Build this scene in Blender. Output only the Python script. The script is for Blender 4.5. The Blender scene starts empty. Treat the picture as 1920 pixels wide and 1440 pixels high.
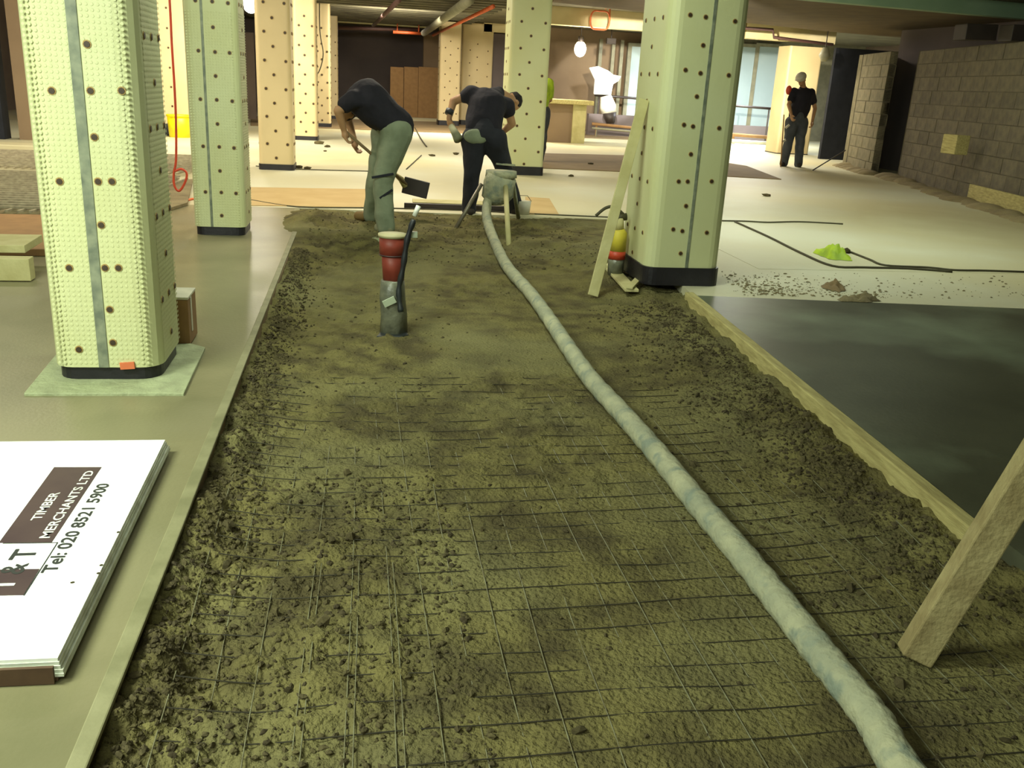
import bpy, bmesh, math, random
import numpy as np
from mathutils import Vector, Matrix, noise
random.seed(7); rng = np.random.default_rng(11)
C = bpy.context.scene.collection
def V(*a): return Vector(a[0]) if len(a) == 1 else Vector(a)

# ------------------------------------------------------------------ camera
F, CX, CY, EYE = 1715.0, 960.0, 720.0, 1.35
WX = V(0.98693288, 0.0, 0.16113190); WY = V(-0.15278603, -0.31765988, 0.93581442); WZ = V(0.05118514, -0.94820472, -0.31350898)
cam = bpy.data.cameras.new('camera'); camo = bpy.data.objects.new('camera', cam); C.objects.link(camo)
cam.sensor_width = 36.0; cam.lens = 36.0*F/1920.0; cam.clip_start = 0.02; cam.clip_end = 200
m = Matrix(((WX.x, -WX.y, -WX.z, 0), (WY.x, -WY.y, -WY.z, 0), (WZ.x, -WZ.y, -WZ.z, EYE), (0, 0, 0, 1)))
camo.matrix_world = m
bpy.context.scene.camera = camo
def ray(u, v):
    d = V(u-CX, v-CY, F); return V(WX.dot(d), WY.dot(d), WZ.dot(d))
def gz(u, v, z=0.0):            # point of the plane of height z seen at a pixel of the photograph
    d = ray(u, v); return V(0, 0, EYE) + d*((z-EYE)/d.z)
def at(u, v, y):                # point at depth y
    d = ray(u, v); return V(0, 0, EYE) + d*(y/d.y)
def atx(u, v, x):
    d = ray(u, v); return V(0, 0, EYE) + d*(x/d.x)

# ------------------------------------------------------------------ world, lights, exposure
sc = bpy.context.scene
sc.view_settings.view_transform = 'Standard'; sc.view_settings.look = 'None'
sc.view_settings.exposure = 0.0; sc.view_settings.gamma = 1.0; sc.view_settings.use_curve_mapping = False
w = bpy.data.worlds.new('world'); sc.world = w; w.use_nodes = True
w.node_tree.nodes['Background'].inputs[0].default_value = (0.80, 0.85, 0.62, 1)
w.node_tree.nodes['Background'].inputs[1].default_value = 0.20
GREEN = (0.90, 1.0, 0.80); WARM = (1.0, 0.90, 0.71)
def area(loc, sx, sy, power, col, rot=(0, 0, 0)):
    l = bpy.data.lights.new('area_light', 'AREA'); l.shape = 'RECTANGLE'; l.size = sx; l.size_y = sy; l.energy = power; l.color = col  # light only, no fitting; one overhead left inferred, others added as fill
    o = bpy.data.objects.new('area_light', l); C.objects.link(o); o.location = loc; o.rotation_euler = rot
    return o
def spot(loc, aim, power, col, size):
    l = bpy.data.lights.new('strong_light', 'SPOT'); l.energy = power; l.color = col; l.spot_size = size; l.spot_blend = 0.6; l.shadow_soft_size = 0.1
    o = bpy.data.objects.new('strong_light', l); C.objects.link(o); o.location = loc; o.rotation_euler = (V(aim)-V(loc)).to_track_quat('-Z', 'Y').to_euler()
def bulb_light(loc, power, col, r=0.06):
    l = bpy.data.lights.new('bulb_light', 'POINT'); l.energy = power; l.color = col; l.shadow_soft_size = r
    o = bpy.data.objects.new('bulb_light', l); C.objects.link(o); o.location = loc
T = math.radians
area((-2.35, 1.95, 2.75), 1.2, 0.5, 195, GREEN)
area((-2.8, -0.4, 2.75), 1.2, 0.5, 95, GREEN, (T(35), 0, T(-15)))
area((-0.6, -0.8, 2.9), 1.5, 0.5, 36, GREEN, (T(55), 0, 0))
area((0.0, 5.0, 2.95), 1.5, 0.5, 85, GREEN, (T(42), 0, 0))  # fill tilted onto the second and near right columns
area((4.6, 8.0, 3.1), 1.5, 0.5, 88, GREEN, (T(28), 0, T(-15)))  # fill tilted to brighten the green downstand beam
area((-3.4, 8.6, 2.9), 1.2, 0.4, 90, WARM, (T(15), 0, 0))
area((0.2, 10.6, 2.9), 1.5, 0.5, 95, WARM)
area((0.5, 15.8, 2.9), 1.5, 0.5, 150, WARM)
area((5.6, 12.6, 2.6), 1.5, 0.5, 36, WARM, (T(15), 0, 0))
spot((3.9, 12.2, 2.66), (8.0, 22.0, 2.75), 9500, WARM, 0.62)  # added light without a fitting, brightens the cream beam
area((-3.4, 13.0, 2.8), 1.5, 0.5, 110, WARM, (T(50), 0, 0))
area((-2.6, 17.6, 2.8), 1.5, 0.5, 220, WARM, (T(35), 0, 0))
area((3.6, 23.5, 2.45), 1.5, 0.5, 260, WARM)
area((8.6, 20.2, 2.6), 1.0, 0.5, 160, WARM)
area((10.5, 26.0, 2.7), 1.5, 0.5, 420, (0.92, 0.97, 1.0))
area((0.8, 24.0, 2.8), 1.5, 0.5, 190, WARM, (T(30), 0, 0))
area((0.8, 31.0, 2.8), 1.5, 0.5, 45, WARM)
area((-6.5, 11.0, 2.8), 1.5, 0.5, 150, WARM, (T(35), 0, 0))

# ------------------------------------------------------------------ materials
def lin(c): return tuple(((x/255)/12.92 if x/255 <= 0.04045 else ((x/255+0.055)/1.055)**2.4) for x in c)+(1,)
def mat(name, c1, c2=None, rough=0.7, scale=6.0, bump=0.0, bscale=40.0, metal=0.0, detail=5.0, contrast=(0.35, 0.65), vary=0.0, stretch=None, emit=0.0, spec=0.5, coat=0.0, c3=None, s3=1.3, f3=(0.5, 0.62), rough2=None):
    M = bpy.data.materials.new(name); M.use_nodes = True; nt = M.node_tree; N = nt.nodes; L = nt.links
    b = N['Principled BSDF']; b.inputs['Roughness'].default_value = rough; b.inputs['Metallic'].default_value = metal
    b.inputs['Specular IOR Level'].default_value = spec; b.inputs['Coat Weight'].default_value = coat; b.inputs['Coat Roughness'].default_value = 0.25
    tc = N.new('ShaderNodeTexCoord'); mp = N.new('ShaderNodeMapping'); L.new(tc.outputs['Object'], mp.inputs[0])
    if stretch: mp.inputs['Scale'].default_value = stretch
    a = lin(c1); 
    if c2 is None: c2 = tuple(x*0.88 for x in c1)
    nz = N.new('ShaderNodeTexNoise'); nz.inputs['Scale'].default_value = scale; nz.inputs['Detail'].default_value = detail; L.new(mp.outputs[0], nz.inputs[0])
    rp = N.new('ShaderNodeValToRGB'); rp.color_ramp.elements[0].position = contrast[0]; rp.color_ramp.elements[1].position = contrast[1]
    rp.color_ramp.elements[0].color = a; rp.color_ramp.elements[1].color = lin(c2); L.new(nz.outputs[0], rp.inputs[0])
    out = rp.outputs[0]
    if c3 is not None:
        n3 = N.new('ShaderNodeTexNoise'); n3.inputs['Scale'].default_value = s3; n3.inputs['Detail'].default_value = 6; L.new(mp.outputs[0], n3.inputs[0])
        r3 = N.new('ShaderNodeValToRGB'); r3.color_ramp.elements[0].position = f3[0]; r3.color_ramp.elements[1].position = f3[1]; L.new(n3.outputs[0], r3.inputs[0])
        mx = N.new('ShaderNodeMix'); mx.data_type = 'RGBA'; L.new(r3.outputs[0], mx.inputs[0]); L.new(out, mx.inputs[6]); mx.inputs[7].default_value = lin(c3); out = mx.outputs[2]
        if rough2 is not None:
            mr = N.new('ShaderNodeMapRange'); L.new(r3.outputs[0], mr.inputs[0]); mr.inputs[3].default_value = rough; mr.inputs[4].default_value = rough2; L.new(mr.outputs[0], b.inputs['Roughness'])
    if vary:
        oi = N.new('ShaderNodeObjectInfo'); mr = N.new('ShaderNodeMapRange'); mr.inputs[3].default_value = 1-vary; mr.inputs[4].default_value = 1+vary; L.new(oi.outputs['Random'], mr.inputs[0])
        hs = N.new('ShaderNodeHueSaturation'); L.new(mr.outputs[0], hs.inputs['Value']); L.new(out, hs.inputs['Color']); out = hs.outputs[0]
    L.new(out, b.inputs['Base Color'])
    if bump:
        n2 = N.new('ShaderNodeTexNoise'); n2.inputs['Scale'].default_value = bscale; n2.inputs['Detail'].default_value = 4; L.new(mp.outputs[0], n2.inputs[0])
        bp = N.new('ShaderNodeBump'); bp.inputs['Strength'].default_value = bump; bp.inputs['Distance'].default_value = 0.02; L.new(n2.outputs[0], bp.inputs['Height']); L.new(bp.outputs[0], b.inputs['Normal'])
    if emit:
        b.inputs['Emission Color'].default_value = a; b.inputs['Emission Strength'].default_value = emit
    return M
MT = {
 'far_floor': mat('far_floor', (205,199,162), (190,180,138), 0.55, 0.7, 0.1, 30, c3=(212,212,186), s3=0.35, f3=(0.42,0.62)),
 'slab': mat('wet_concrete', (132,126,94), (114,111,80), 0.36, 2.2, 0.06, 60, c3=(146,139,108), s3=1.1, f3=(0.5,0.75), rough2=0.5),
 'slab_edge': mat('slab_edge', (140,137,102), (118,116,82), 0.6, 8, 0.1),
 'wet_slab': mat('wet_trowelled_concrete', (84,86,68), (70,72,56), 0.38, 1.5, 0.05, 40, spec=0.35, c3=(122,132,108), s3=0.9, f3=(0.48,0.7), rough2=0.42),
 'dust_floor': mat('dusty_concrete', (192,190,152), (174,172,132), 0.6, 1.4, 0.15, 60, c3=(198,202,172), s3=0.5, f3=(0.4,0.7)),
 'soil': mat('damp_hardcore', (116,109,66), (80,73,47), 0.95, 5.5, 1.0, 60, detail=12, contrast=(0.38,0.64), c3=(124,120,80), s3=1.1, f3=(0.45,0.72), spec=0.2),
 'clod': mat('soil_clod', (104,96,64), (74,66,48), 0.95, 12, 0.5, 60, vary=0.35, spec=0.2),
 'wire': mat('lit_wire', (132,132,104), (104,98,72), 0.5, 20, metal=0.1),  # lengthwise wires, the light they catch put into the colour
 'wire_shaded': mat('shaded_wire', (60,56,36), (44,40,28), 0.7, 20, metal=0.2),  # same wire running across, its shade put into the colour
 'membrane': mat('dimpled_membrane', (204,208,162), (198,200,148), 0.5, 1.5, 0.05, 30, contrast=(0.3,0.7)),
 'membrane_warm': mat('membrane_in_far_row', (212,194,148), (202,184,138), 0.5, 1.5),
 'seam': mat('grey_seam_tape', (138,144,120), (100,108,92), 0.45, 18),
 'black': mat('black_bitumen', (22,20,26), (32,30,36), 0.42, 8, 0.15),
 'plug': mat('fixing_plug', (74,54,34), (52,40,26), 0.5, 20),
 'plug_rim': mat('plug_rim', (176,146,84), None, 0.6, 20),
 'spray': mat('orange_spray', (238,128,80), None, 0.7),
 'mortar': mat('pale_mortar', (168,176,136), (146,152,118), 0.7, 9, 0.4),
 'timber': mat('site_timber', (190,180,120), (160,148,94), 0.8, 5, 0.25, 30, stretch=(9,1.2,9)),
 'timber_dark': mat('darkened_timber', (170,158,112), (142,128,86), 0.85, 5, 0.3, 30, stretch=(2,2,2)),  # site timber darkened for the prop, where light came out too bright
 'timber_pale': mat('pale_timber', (196,190,138), (178,170,116), 0.8, 5, 0.2, 30),
 'hose': mat('cement_caked_hose', (172,172,140), (146,150,126), 0.85, 9, 0.5, 40, c3=(128,138,122), s3=11, f3=(0.54,0.66)),
 'white': mat('white_sheet', (250,252,246), (244,247,240), 0.5, 2, c3=(250,252,246)),
 'white_edge': mat('scuffed_white_edge', (222,228,212), (188,190,170), 0.6, 14),
 'ply': mat('brown_board', (104,80,56), (84,62,44), 0.8, 12),
 'print': mat('plum_print', (62,44,46), (74,56,54), 0.55, 8),
 'print_dark': mat('dark_print', (44,48,44), None, 0.6),
 'print_white': mat('white_print', (236,240,228), None, 0.6),
 'terracotta': mat('terracotta_pipe', (150,66,50), (130,54,42), 0.5, 12),
 'wrap': mat('grey_plastic_wrap', (122,124,104), (96,98,84), 0.35, 14, 0.4, 20),
 'wrap_pale': mat('pale_plastic', (188,200,172), None, 0.35),
 'dark_blue': mat('dark_strap', (40,46,46), (28,30,36), 0.5),
 'rim': mat('pale_rim', (192,184,140), None, 0.6),
 'card': mat('cardboard', (150,116,74), (138,106,68), 0.85, 8),
 'card_pale': mat('white_carton', (212,208,186), None, 0.7),
 'block': mat('concrete_block', (116,108,88), (100,94,80), 0.92, 9, 0.5, 60, vary=0.12),
 'block_pale': mat('concrete_block_pale', (132,124,98), (116,110,86), 0.92, 9, 0.5, 60, vary=0.10),
 'block_joint': mat('mortar_joint', (98,92,74), None, 0.95),
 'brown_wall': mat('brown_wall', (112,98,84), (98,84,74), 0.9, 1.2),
 'pink_wall': mat('pinkish_brown_plaster', (144,124,98), (132,112,88), 0.9, 1.2),  # plain pinkish-brown plaster
 'dark_recess': mat('dark_recess', (108,98,96), (92,84,84), 0.9, 0.8),
 'ceiling': mat('deck_ceiling', (112,108,86), (92,88,72), 0.9, 2),
 'soffit': mat('brown_soffit', (104,88,60), (92,78,54), 0.9, 3),
 'beam_green': mat('painted_beam', (150,176,146), (138,166,136), 0.7, 2),
 'beam_pale': mat('pale_beam', (226,214,170), (214,200,152), 0.7, 2),
 'pipe_dark': mat('dark_pipe', (86,58,52), None, 0.6),
 'copper': mat('orange_pipe', (206,96,50), None, 0.4),
 'yellow': mat('yellow_plastic', (246,232,20), (236,222,16), 0.45, 3),
 'red': mat('red_cable', (206,74,44), None, 0.5),
 'hivis': mat('hi_vis_fabric', (184,214,40), (150,180,48), 0.7, 10),
 'navy': mat('dark_navy', (30,34,44), (22,26,36), 0.8),
 'glass_blue': mat('pale_blue_glazing', (176,194,196), (160,180,184), 0.25, 0.8, spec=0.6),
 'frame': mat('grey_frame', (138,136,112), None, 0.6),
 'rail': mat('dark_rail', (56,48,44), None, 0.5),
 'skin': mat('skin', (176,136,96), (160,120,84), 0.6, 6),
 'shirt': mat('black_cotton', (26,24,34), (20,18,28), 0.9, 12, 0.4, 16),
 'grey_trousers': mat('dusty_grey_trousers', (132,142,116), (112,122,98), 0.9, 7, 0.5, 14),
 'navy_trousers': mat('dark_work_trousers', (34,36,44), (26,28,36), 0.9, 7, 0.5, 14),
 'blue_trousers': mat('grey_blue_trousers', (76,80,84), (60,64,70), 0.9, 7, 0.5, 14),
 'boot': mat('tan_boot', (120,96,52), (104,82,44), 0.8, 9),
 'boot_grey': mat('dusty_boot', (140,142,112), (120,122,96), 0.85, 9),
 'boot_dark': mat('dark_boot', (52,46,38), None, 0.8),
 'hair': mat('dark_hair', (30,24,22), None, 0.9, 30, 0.6, 60),
 'eye': mat('eye', (30,26,24), None, 0.3),
 'glove': mat('yellow_glove', (150,138,52), None, 0.8),
 'steel': mat('bare_steel', (136,130,112), None, 0.45, metal=0.5),
 'grate': mat('rusty_mat', (168,160,132), (140,132,108), 0.7, 20),
 'dirt': mat('dry_dirt', (146,134,98), (122,110,80), 0.95, 3, 0.5, 30),
 'plywood': mat('plywood_strip', (196,170,116), (188,160,106), 0.8, 3),
 'trench': mat('brown_trench_board', (134,114,78), (122,102,70), 0.85, 3),
 'cable': mat('dark_cable', (70,66,42), None, 0.7),
 'lamp': mat('lamp_glow', (255,238,205), None, 0.5, emit=14.0),
 'strong_light': mat('flood_glow', (255,255,248), None, 0.5, emit=5.0),
 'white_hot': mat('white_tarpaulin', (250,250,246), (240,242,238), 0.7, 4),
}

# ------------------------------------------------------------------ builders
class MB:
    def __init__(s): s.v = []; s.f = []; s.mi = []; s.cur = 0
    def add(s, vs, fs):
        o = len(s.v); s.v += [tuple(p) for p in vs]; s.f += [tuple(i+o for i in f) for f in fs]; s.mi += [s.cur]*len(fs); return s
    def box(s, lo, hi, M=None):
        p = [V(x, y, z) for x in (lo[0], hi[0]) for y in (lo[1], hi[1]) for z in (lo[2], hi[2])]
        if M: p = [M @ q for q in p]
        return s.add(p, [(0,1,3,2),(4,6,7,5),(0,4,5,1),(2,3,7,6),(0,2,6,4),(1,5,7,3)])
    def bar(s, p, q, w, t, up=V(0,0,1)):          # rectangular bar from p to q
        p = V(p); q = V(q); d = (q-p).normalized(); a = d.cross(up)
        if a.length < 1e-4: a = d.cross(V(0,1,0))
        a.normalize(); b = a.cross(d).normalized(); vs = []
        for c in (p, q):
            for i, j in ((-1,-1),(1,-1),(1,1),(-1,1)): vs.append(c + a*(i*w/2) + b*(j*t/2))
        return s.add(vs, [(3,2,1,0),(4,5,6,7),(0,1,5,4),(1,2,6,5),(2,3,7,6),(3,0,4,7)])
    def tube(s, pts, r, n=8, caps=True):
        pts = [V(p) for p in pts]; rs = r if isinstance(r, (list, tuple)) else [r]*len(pts); vs = []; fs = []
        d0 = (pts[1]-pts[0]).normalized(); a = d0.cross(V(0,0,1))
        if a.length < 1e-3: a = d0.cross(V(0,1,0))
        a.normalize()
        for i, p in enumerate(pts):
            d = (pts[min(i+1, len(pts)-1)]-pts[max(i-1, 0)]).normalized()
            a = (a - d*a.dot(d)).normalized(); b = d.cross(a)
            for k in range(n):
                t = 2*math.pi*k/n; vs.append(p + (a*math.cos(t)+b*math.sin(t))*rs[i])
        for i in range(len(pts)-1):
            for k in range(n):
                k2 = (k+1) % n; fs.append((i*n+k, i*n+k2, (i+1)*n+k2, (i+1)*n+k))
        if caps: fs.append(tuple(range(n-1, -1, -1))); fs.append(tuple((len(pts)-1)*n+k for k in range(n)))
        return s.add(vs, fs)
    def ball(s, c, r, M=None, seg=14, ring=9):
        c = V(c); rr = r if isinstance(r, (tuple, list)) else (r, r, r); vs = []; fs = []
        for i in range(ring+1):
            t = math.pi*i/ring
            for k in range(seg):
                a = 2*math.pi*k/seg; q = V(math.sin(t)*math.cos(a)*rr[0], math.sin(t)*math.sin(a)*rr[1], math.cos(t)*rr[2])
                vs.append(c + (M @ q if M else q))
        for i in range(ring):
            for k in range(seg):
                k2 = (k+1) % seg; fs.append((i*seg+k, (i+1)*seg+k, (i+1)*seg+k2, i*seg+k2))
        return s.add(vs, fs)
    def limb(s, p, q, r1, r2):
        s.ball(p, r1); s.ball(q, r2); return s.tube([p, q], [r1, r2], 14)
    def poly(s, pts, z0, z1):                       # prism over a polygon, counter-clockwise
        n = len(pts); vs = [(x, y, z0) for x, y in pts]+[(x, y, z1) for x, y in pts]
        fs = [tuple(range(n-1, -1, -1)), tuple(range(n, 2*n))]+[(i, (i+1) % n, n+(i+1) % n, n+i) for i in range(n)]
        return s.add(vs, fs)
    def build(s, name, m, parent=None, smooth=False, bevel=0.0, loc=None):
        me = bpy.data.meshes.new(name); me.from_pydata(s.v, [], s.f)
        for x in (m if isinstance(m, (list, tuple)) else [m]): me.materials.append(MT[x])
        if isinstance(m, (list, tuple)): me.polygons.foreach_set('material_index', s.mi)
        if smooth: me.polygons.foreach_set('use_smooth', [True]*len(me.polygons))
        me.update()
        bm = bmesh.new(); bm.from_mesh(me); bmesh.ops.remove_doubles(bm, verts=bm.verts, dist=1e-6)
        bmesh.ops.recalc_face_normals(bm, faces=bm.faces)
        if bevel:
            es = [e for e in bm.edges if len(e.link_faces) == 2 and e.calc_face_angle(0) > 0.6]
            bmesh.ops.bevel(bm, geom=es, offset=bevel, segments=2, affect='EDGES', profile=0.5)
        bm.to_mesh(me); bm.free()
        o = bpy.data.objects.new(name, me); C.objects.link(o)
        if parent: o.parent = parent; o.matrix_parent_inverse = parent.matrix_world.inverted()
        return o
def tag(o, label=None, cat=None, group=None, kind=None):
    if label: o['label'] = label
    if cat: o['category'] = cat
    if group: o['group'] = group
    if kind: o['kind'] = kind
    return o
def empty(name, loc, label, cat, group=None):
    o = bpy.data.objects.new(name, None); C.objects.link(o); o.location = loc; o.matrix_world = Matrix.Translation(loc)
    return tag(o, label, cat, group)
def struct(mb, name, m, label=None, **k): return tag(mb.build(name, m, **k), label, None, None, 'structure')
def shared(me, name, loc, parent, rot=(0, 0, 0), scale=(1, 1, 1)):
    o = bpy.data.objects.new(name, me); C.objects.link(o); o.location = loc; o.rotation_euler = rot; o.scale = scale
    if parent: o.parent = parent; o.matrix_parent_inverse = parent.matrix_world.inverted()
    return o
def bez(pts, n=8):
    pts = [V(p) for p in pts]; out = []
    for i in range(len(pts)-1):
        p0 = pts[max(i-1, 0)]; p1 = pts[i]; p2 = pts[i+1]; p3 = pts[min(i+2, len(pts)-1)]
        for k in range(n):
            t = k/n; out.append(0.5*((2*p1)+(-p0+p2)*t+(2*p0-5*p1+4*p2-p3)*t*t+(-p0+3*p1-3*p2+p3)*t**3))
    out.append(pts[-1]); return out

# ------------------------------------------------------------------ floors
PX0 = -0.55                                         # left edge of the pit
struct(MB().poly([(-9, 9.75), (-0.62, 9.75), (2.66, 9.62), (3.2, 9.7), (3.2, 7.0), (16, 7.2), (16, 36), (-9, 36)], -0.2, 0.0), 'floor', 'far_floor', 'pale dusty finished floor slab across the back of the basement')
struct(MB().poly([(-3.2, -2), (PX0-0.03, -2), (PX0-0.03, 8.2), (-0.69, 9.75), (-3.2, 9.75)], -0.2, -0.001), 'floor', 'slab', 'freshly poured tan concrete slab left of the pit')
struct(MB().poly([(PX0-0.034, -2), (PX0, -2), (PX0+0.004, 2.6), (PX0-0.01, 5), (PX0-0.02, 8.3), (-0.64, 9.75), (-0.70, 9.75), (PX0-0.06, 8.2), (PX0-0.045, 5)], -0.014, 0.001), 'trim_1', 'slab_edge', 'paler struck edge of the left slab', bevel=0.004)
struct(MB().box((PX0-0.04, -2, -0.2), (PX0-0.012, 9.7, -0.015)), 'trim_8', 'trench', 'soil-brown liner of the slab edge, its deep shadow put into the colour')  # added liner, slab-edge shadow painted into its soil brown
struct(MB().poly([(2.07, 2.14), (2.9, 1.9), (16, 1.9), (16, 5.62), (4.7, 5.72), (2.27, 5.98)], -0.2, 0.0), 'floor', 'wet_slab', 'dark wet trowelled concrete slab right of the timber edge')
struct(MB().poly([(2.27, 5.98), (4.7, 5.72), (16, 5.62), (16, 7.21), (3.2, 7.01), (3.2, 9.71), (2.66, 9.63), (2.36, 7.2), (2.3, 6.2)], -0.2, -0.002), 'floor', 'far_floor', 'dusty pale green-grey floor right of the near right column')
struct(MB().poly([(-9, -2), (-3.2, -2), (-3.2, 9.75), (-9, 9.75)], -0.2, -0.03), 'floor', 'dirt', 'dry brown ground under the reinforcement mats on the left')
struct(MB().poly([(-9.01, -2.5), (16.01, -2.5), (16.01, 36.01), (-9.01, 36.01)], -0.5, -0.21), 'floor', 'dirt', 'ground below the slabs')

# pit terrain
def vnoise(x, y, s, seed):
    r = np.random.default_rng(seed); g = r.random((256, 256)); X = x*s+17.3; Y = y*s+9.1
    xi = np.floor(X).astype(int); yi = np.floor(Y).astype(int); fx = X-xi; fy = Y-yi; fx = fx*fx*(3-2*fx); fy = fy*fy*(3-2*fy)
    a = g[xi % 256, yi % 256]; b = g[(xi+1) % 256, yi % 256]; c = g[xi % 256, (yi+1) % 256]; d = g[(xi+1) % 256, (yi+1) % 256]
    return (a*(1-fx)+b*fx)*(1-fy)+(c*(1-fx)+d*fx)*fy-0.5
def sstep(a, b, x):
    t = np.clip((x-a)/(b-a), 0, 1); return t*t*(3-2*t)
def height(x, y):
    x = np.asarray(x, float); y = np.asarray(y, float)
    rim = np.interp(y, [0.5, 2.5, 6, 7.2, 9.6], [2.5, 2.02, 2.22, 2.1, 2.6])
    right = sstep(rim-0.75, rim-0.08, x)*sstep(1.7, 2.4, y)
    left = 1-sstep(-0.55, -0.25, x)
    heap = sstep(6.6, 8.2, y)
    rough = np.clip(0.12+right+0.8*left+0.9*heap+1.1*sstep(0.05, 0.3, vnoise(x, y, 0.9, 5))+0.8*(1-sstep(-0.1, 0.6, x)), 0, 1.7)
    z = -0.105+0.05*right+0.012*left+0.085*heap+0.02*vnoise(x, y, 1.6, 1)+0.018*vnoise(x, y, 4, 2)
    z += rough*(0.022*vnoise(x, y, 11, 3)+0.018*vnoise(x, y, 25, 4)+0.012*vnoise(x, y, 55, 6))
    z += 0.035*right*vnoise(x, y, 7, 8)+0.06*heap*vnoise(x, y, 4.5, 9)
    z += 0.05*(1-sstep(-0.53, -0.40, x))+0.0025*vnoise(x, y, 60, 7)
    z = np.minimum(z, -0.008)
    mound = np.exp(-((x+0.48)/0.22)**2-((y-8.95)/0.5)**2)*0.085+np.exp(-((y-9.15)/0.28)**2)*0.035*sstep(-0.8, -0.3, x)*(1-sstep(2.1, 2.5, x))
    edge = (1-sstep(9.5, 9.62, y))*sstep(-0.82, -0.62, x)
    return z+mound*edge*(0.75+1.2*vnoise(x, y, 6, 21)+0.5*vnoise(x, y, 18, 22))
xs = np.arange(-0.85, 3.3, 0.0125); ys = []
y = 0.7
while y < 9.8: ys.append(y); y += 0.0085*max(1.0, y/2.6)
ys = np.array(ys); X, Y = np.meshgrid(xs, ys); Z = height(X, Y); nx, ny = len(xs), len(ys)
me = bpy.data.meshes.new('pit_floor'); me.vertices.add(nx*ny)
me.vertices.foreach_set('co', np.stack([X, Y, Z], -1).astype(np.float32).ravel())
i, j = np.meshgrid(np.arange(ny-1), np.arange(nx-1), indexing='ij'); q = (i*nx+j); quads = np.stack([q, q+1, q+nx+1, q+nx], -1).reshape(-1, 4)
me.loops.add(quads.size); me.loops.foreach_set('vertex_index', quads.ravel().astype(np.int32)); me.polygons.add(len(quads))
me.polygons.foreach_set('loop_start', np.arange(0, quads.size, 4, dtype=np.int32)); me.polygons.foreach_set('loop_total', np.full(len(quads), 4, dtype=np.int32))
me.polygons.foreach_set('use_smooth', np.ones(len(quads), bool)); me.update(); me.validate(); me.materials.append(MT['soil'])
pit = bpy.data.objects.new('floor', me); C.objects.link(pit); tag(pit, 'rough olive-brown hardcore and sand bed of the long pit', kind='structure')
def hz(x, y): return float(height(x, y))

# clods: larger ones singly, the rest as one mass
def rock(seed, sub=1):
    bm = bmesh.new(); bmesh.ops.create_icosphere(bm, subdivisions=sub, radius=1); r = random.Random(seed)
    for v in bm.verts: v.co *= r.uniform(0.7, 1.25)
    return bm
rocks = []
for k in range(6):
    bm = rock(k); me = bpy.data.meshes.new('stone'); bm.to_mesh(me); bm.free(); me.materials.append(MT['clod']); rocks.append(me)
def clod_spot(big=False):
    while True:
        t = random.random()**1.0
        if t < 0.30: yy = random.uniform(1.0, 7.5); xx = -0.54+abs(random.gauss(0, 0.10))
        elif t < 0.62: yy = random.uniform(2.3, 6.0); xx = np.interp(yy, [2.5, 6], [2.02, 2.22])-0.06-abs(random.gauss(0, 0.26))
        elif t < 0.80: yy = random.uniform(1.15, 3.2); xx = random.uniform(-0.5, 0.3)
        elif t < 0.90: yy = random.uniform(7.2, 9.4); xx = random.uniform(-0.5, 2.1)
        elif t < 0.95: yy = random.uniform(1.3, 2.4); xx = random.uniform(1.2, 2.1)
        elif t < 0.98: yy = random.uniform(1.1, 6.5); xx = random.uniform(-0.5, 0.6)
        else: yy = random.uniform(1.1, 6.5); xx = random.uniform(-0.5, 1.9)
        if -0.54 < xx < 2.4: return xx, yy
for k in range(130):
    x, y = clod_spot(); s = random.uniform(0.008, 0.019)
    shared(rocks[k % 6], 'stone', (x, y, hz(x, y)+s*0.2), pit, (random.random()*6, random.random()*6, random.random()*6), (s*1.3, s, s*0.75))
base = []
for k in range(8):
    bm = bmesh.new(); bmesh.ops.create_icosphere(bm, subdivisions=1, radius=1); r = random.Random(k+40)
    P = np.array([tuple(v.co*r.uniform(0.65, 1.3)) for v in bm.verts]); Fc = np.array([[v.index for v in f.verts] for f in bm.faces]); bm.free(); base.append((P, Fc))
vv = []; ff = []; off = 0
for k in range(13000):
    x, y = clod_spot(); s = 0.0028+0.0075*random.random()**2.2; P, Fc = base[k % 8]; a = random.random()*6.28
    R = np.array([[math.cos(a), -math.sin(a), 0], [math.sin(a), math.cos(a), 0], [0, 0, 1]])
    vv.append((P*[s*1.4, s, s*0.8])@R.T+[x, y, hz(x, y)+s*0.25]); ff.append(Fc+off); off += len(P)
me = bpy.data.meshes.new('loose_gravel'); me.from_pydata(np.concatenate(vv).tolist(), [], np.concatenate(ff).tolist()); me.materials.append(MT['clod'])
g = bpy.data.objects.new('loose_gravel', me); C.objects.link(g); tag(g, 'loose soil crumbs and gravel scattered over the pit bed and its edges', 'gravel', kind='stuff')

# welded steel fabric on the bed: every wire a part
fab = empty('reinforcement_mesh', (0.7, 2.6, -0.09), 'fine steel wire mesh half buried in the sand bed of the pit', 'wire mesh')
def wire(pts, r, mt):
    mb = MB(); mb.tube(pts, r, 5); mb.build('wire', mt, fab)
def bed(x, y): return float(np.mean(height(np.array([x-.08, x, x+.08, x, x, x-.05, x+.05]), np.array([y, y, y, y-.1, y+.1, y+.05, y-.05]))))
for k in range(23):
    x0 = -0.46+k*0.105
    y1 = random.uniform(3.6, 4.6) if x0 < 1.5 else random.uniform(2.8, 3.8)
    ts = np.arange(0.9, y1, 0.22); zs = [bed(x0, t) for t in ts]
    up = 0.0035 if x0 < 0.25 else 0.001
    pts = [(x0+0.012*math.sin(t*1.3+k), t, zs[i]+up+0.003*math.sin(t*2.7+k*1.7)-0.004*max(0, t-2.6)) for i, t in enumerate(ts)]
    wire(bez(pts, 3), 0.0017, 'wire')
    if k in (3, 4, 5): wire([(p[0]+0.018, p[1]-0.1, p[2]+0.003) for p in pts[:9]], 0.0017, 'wire')
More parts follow.
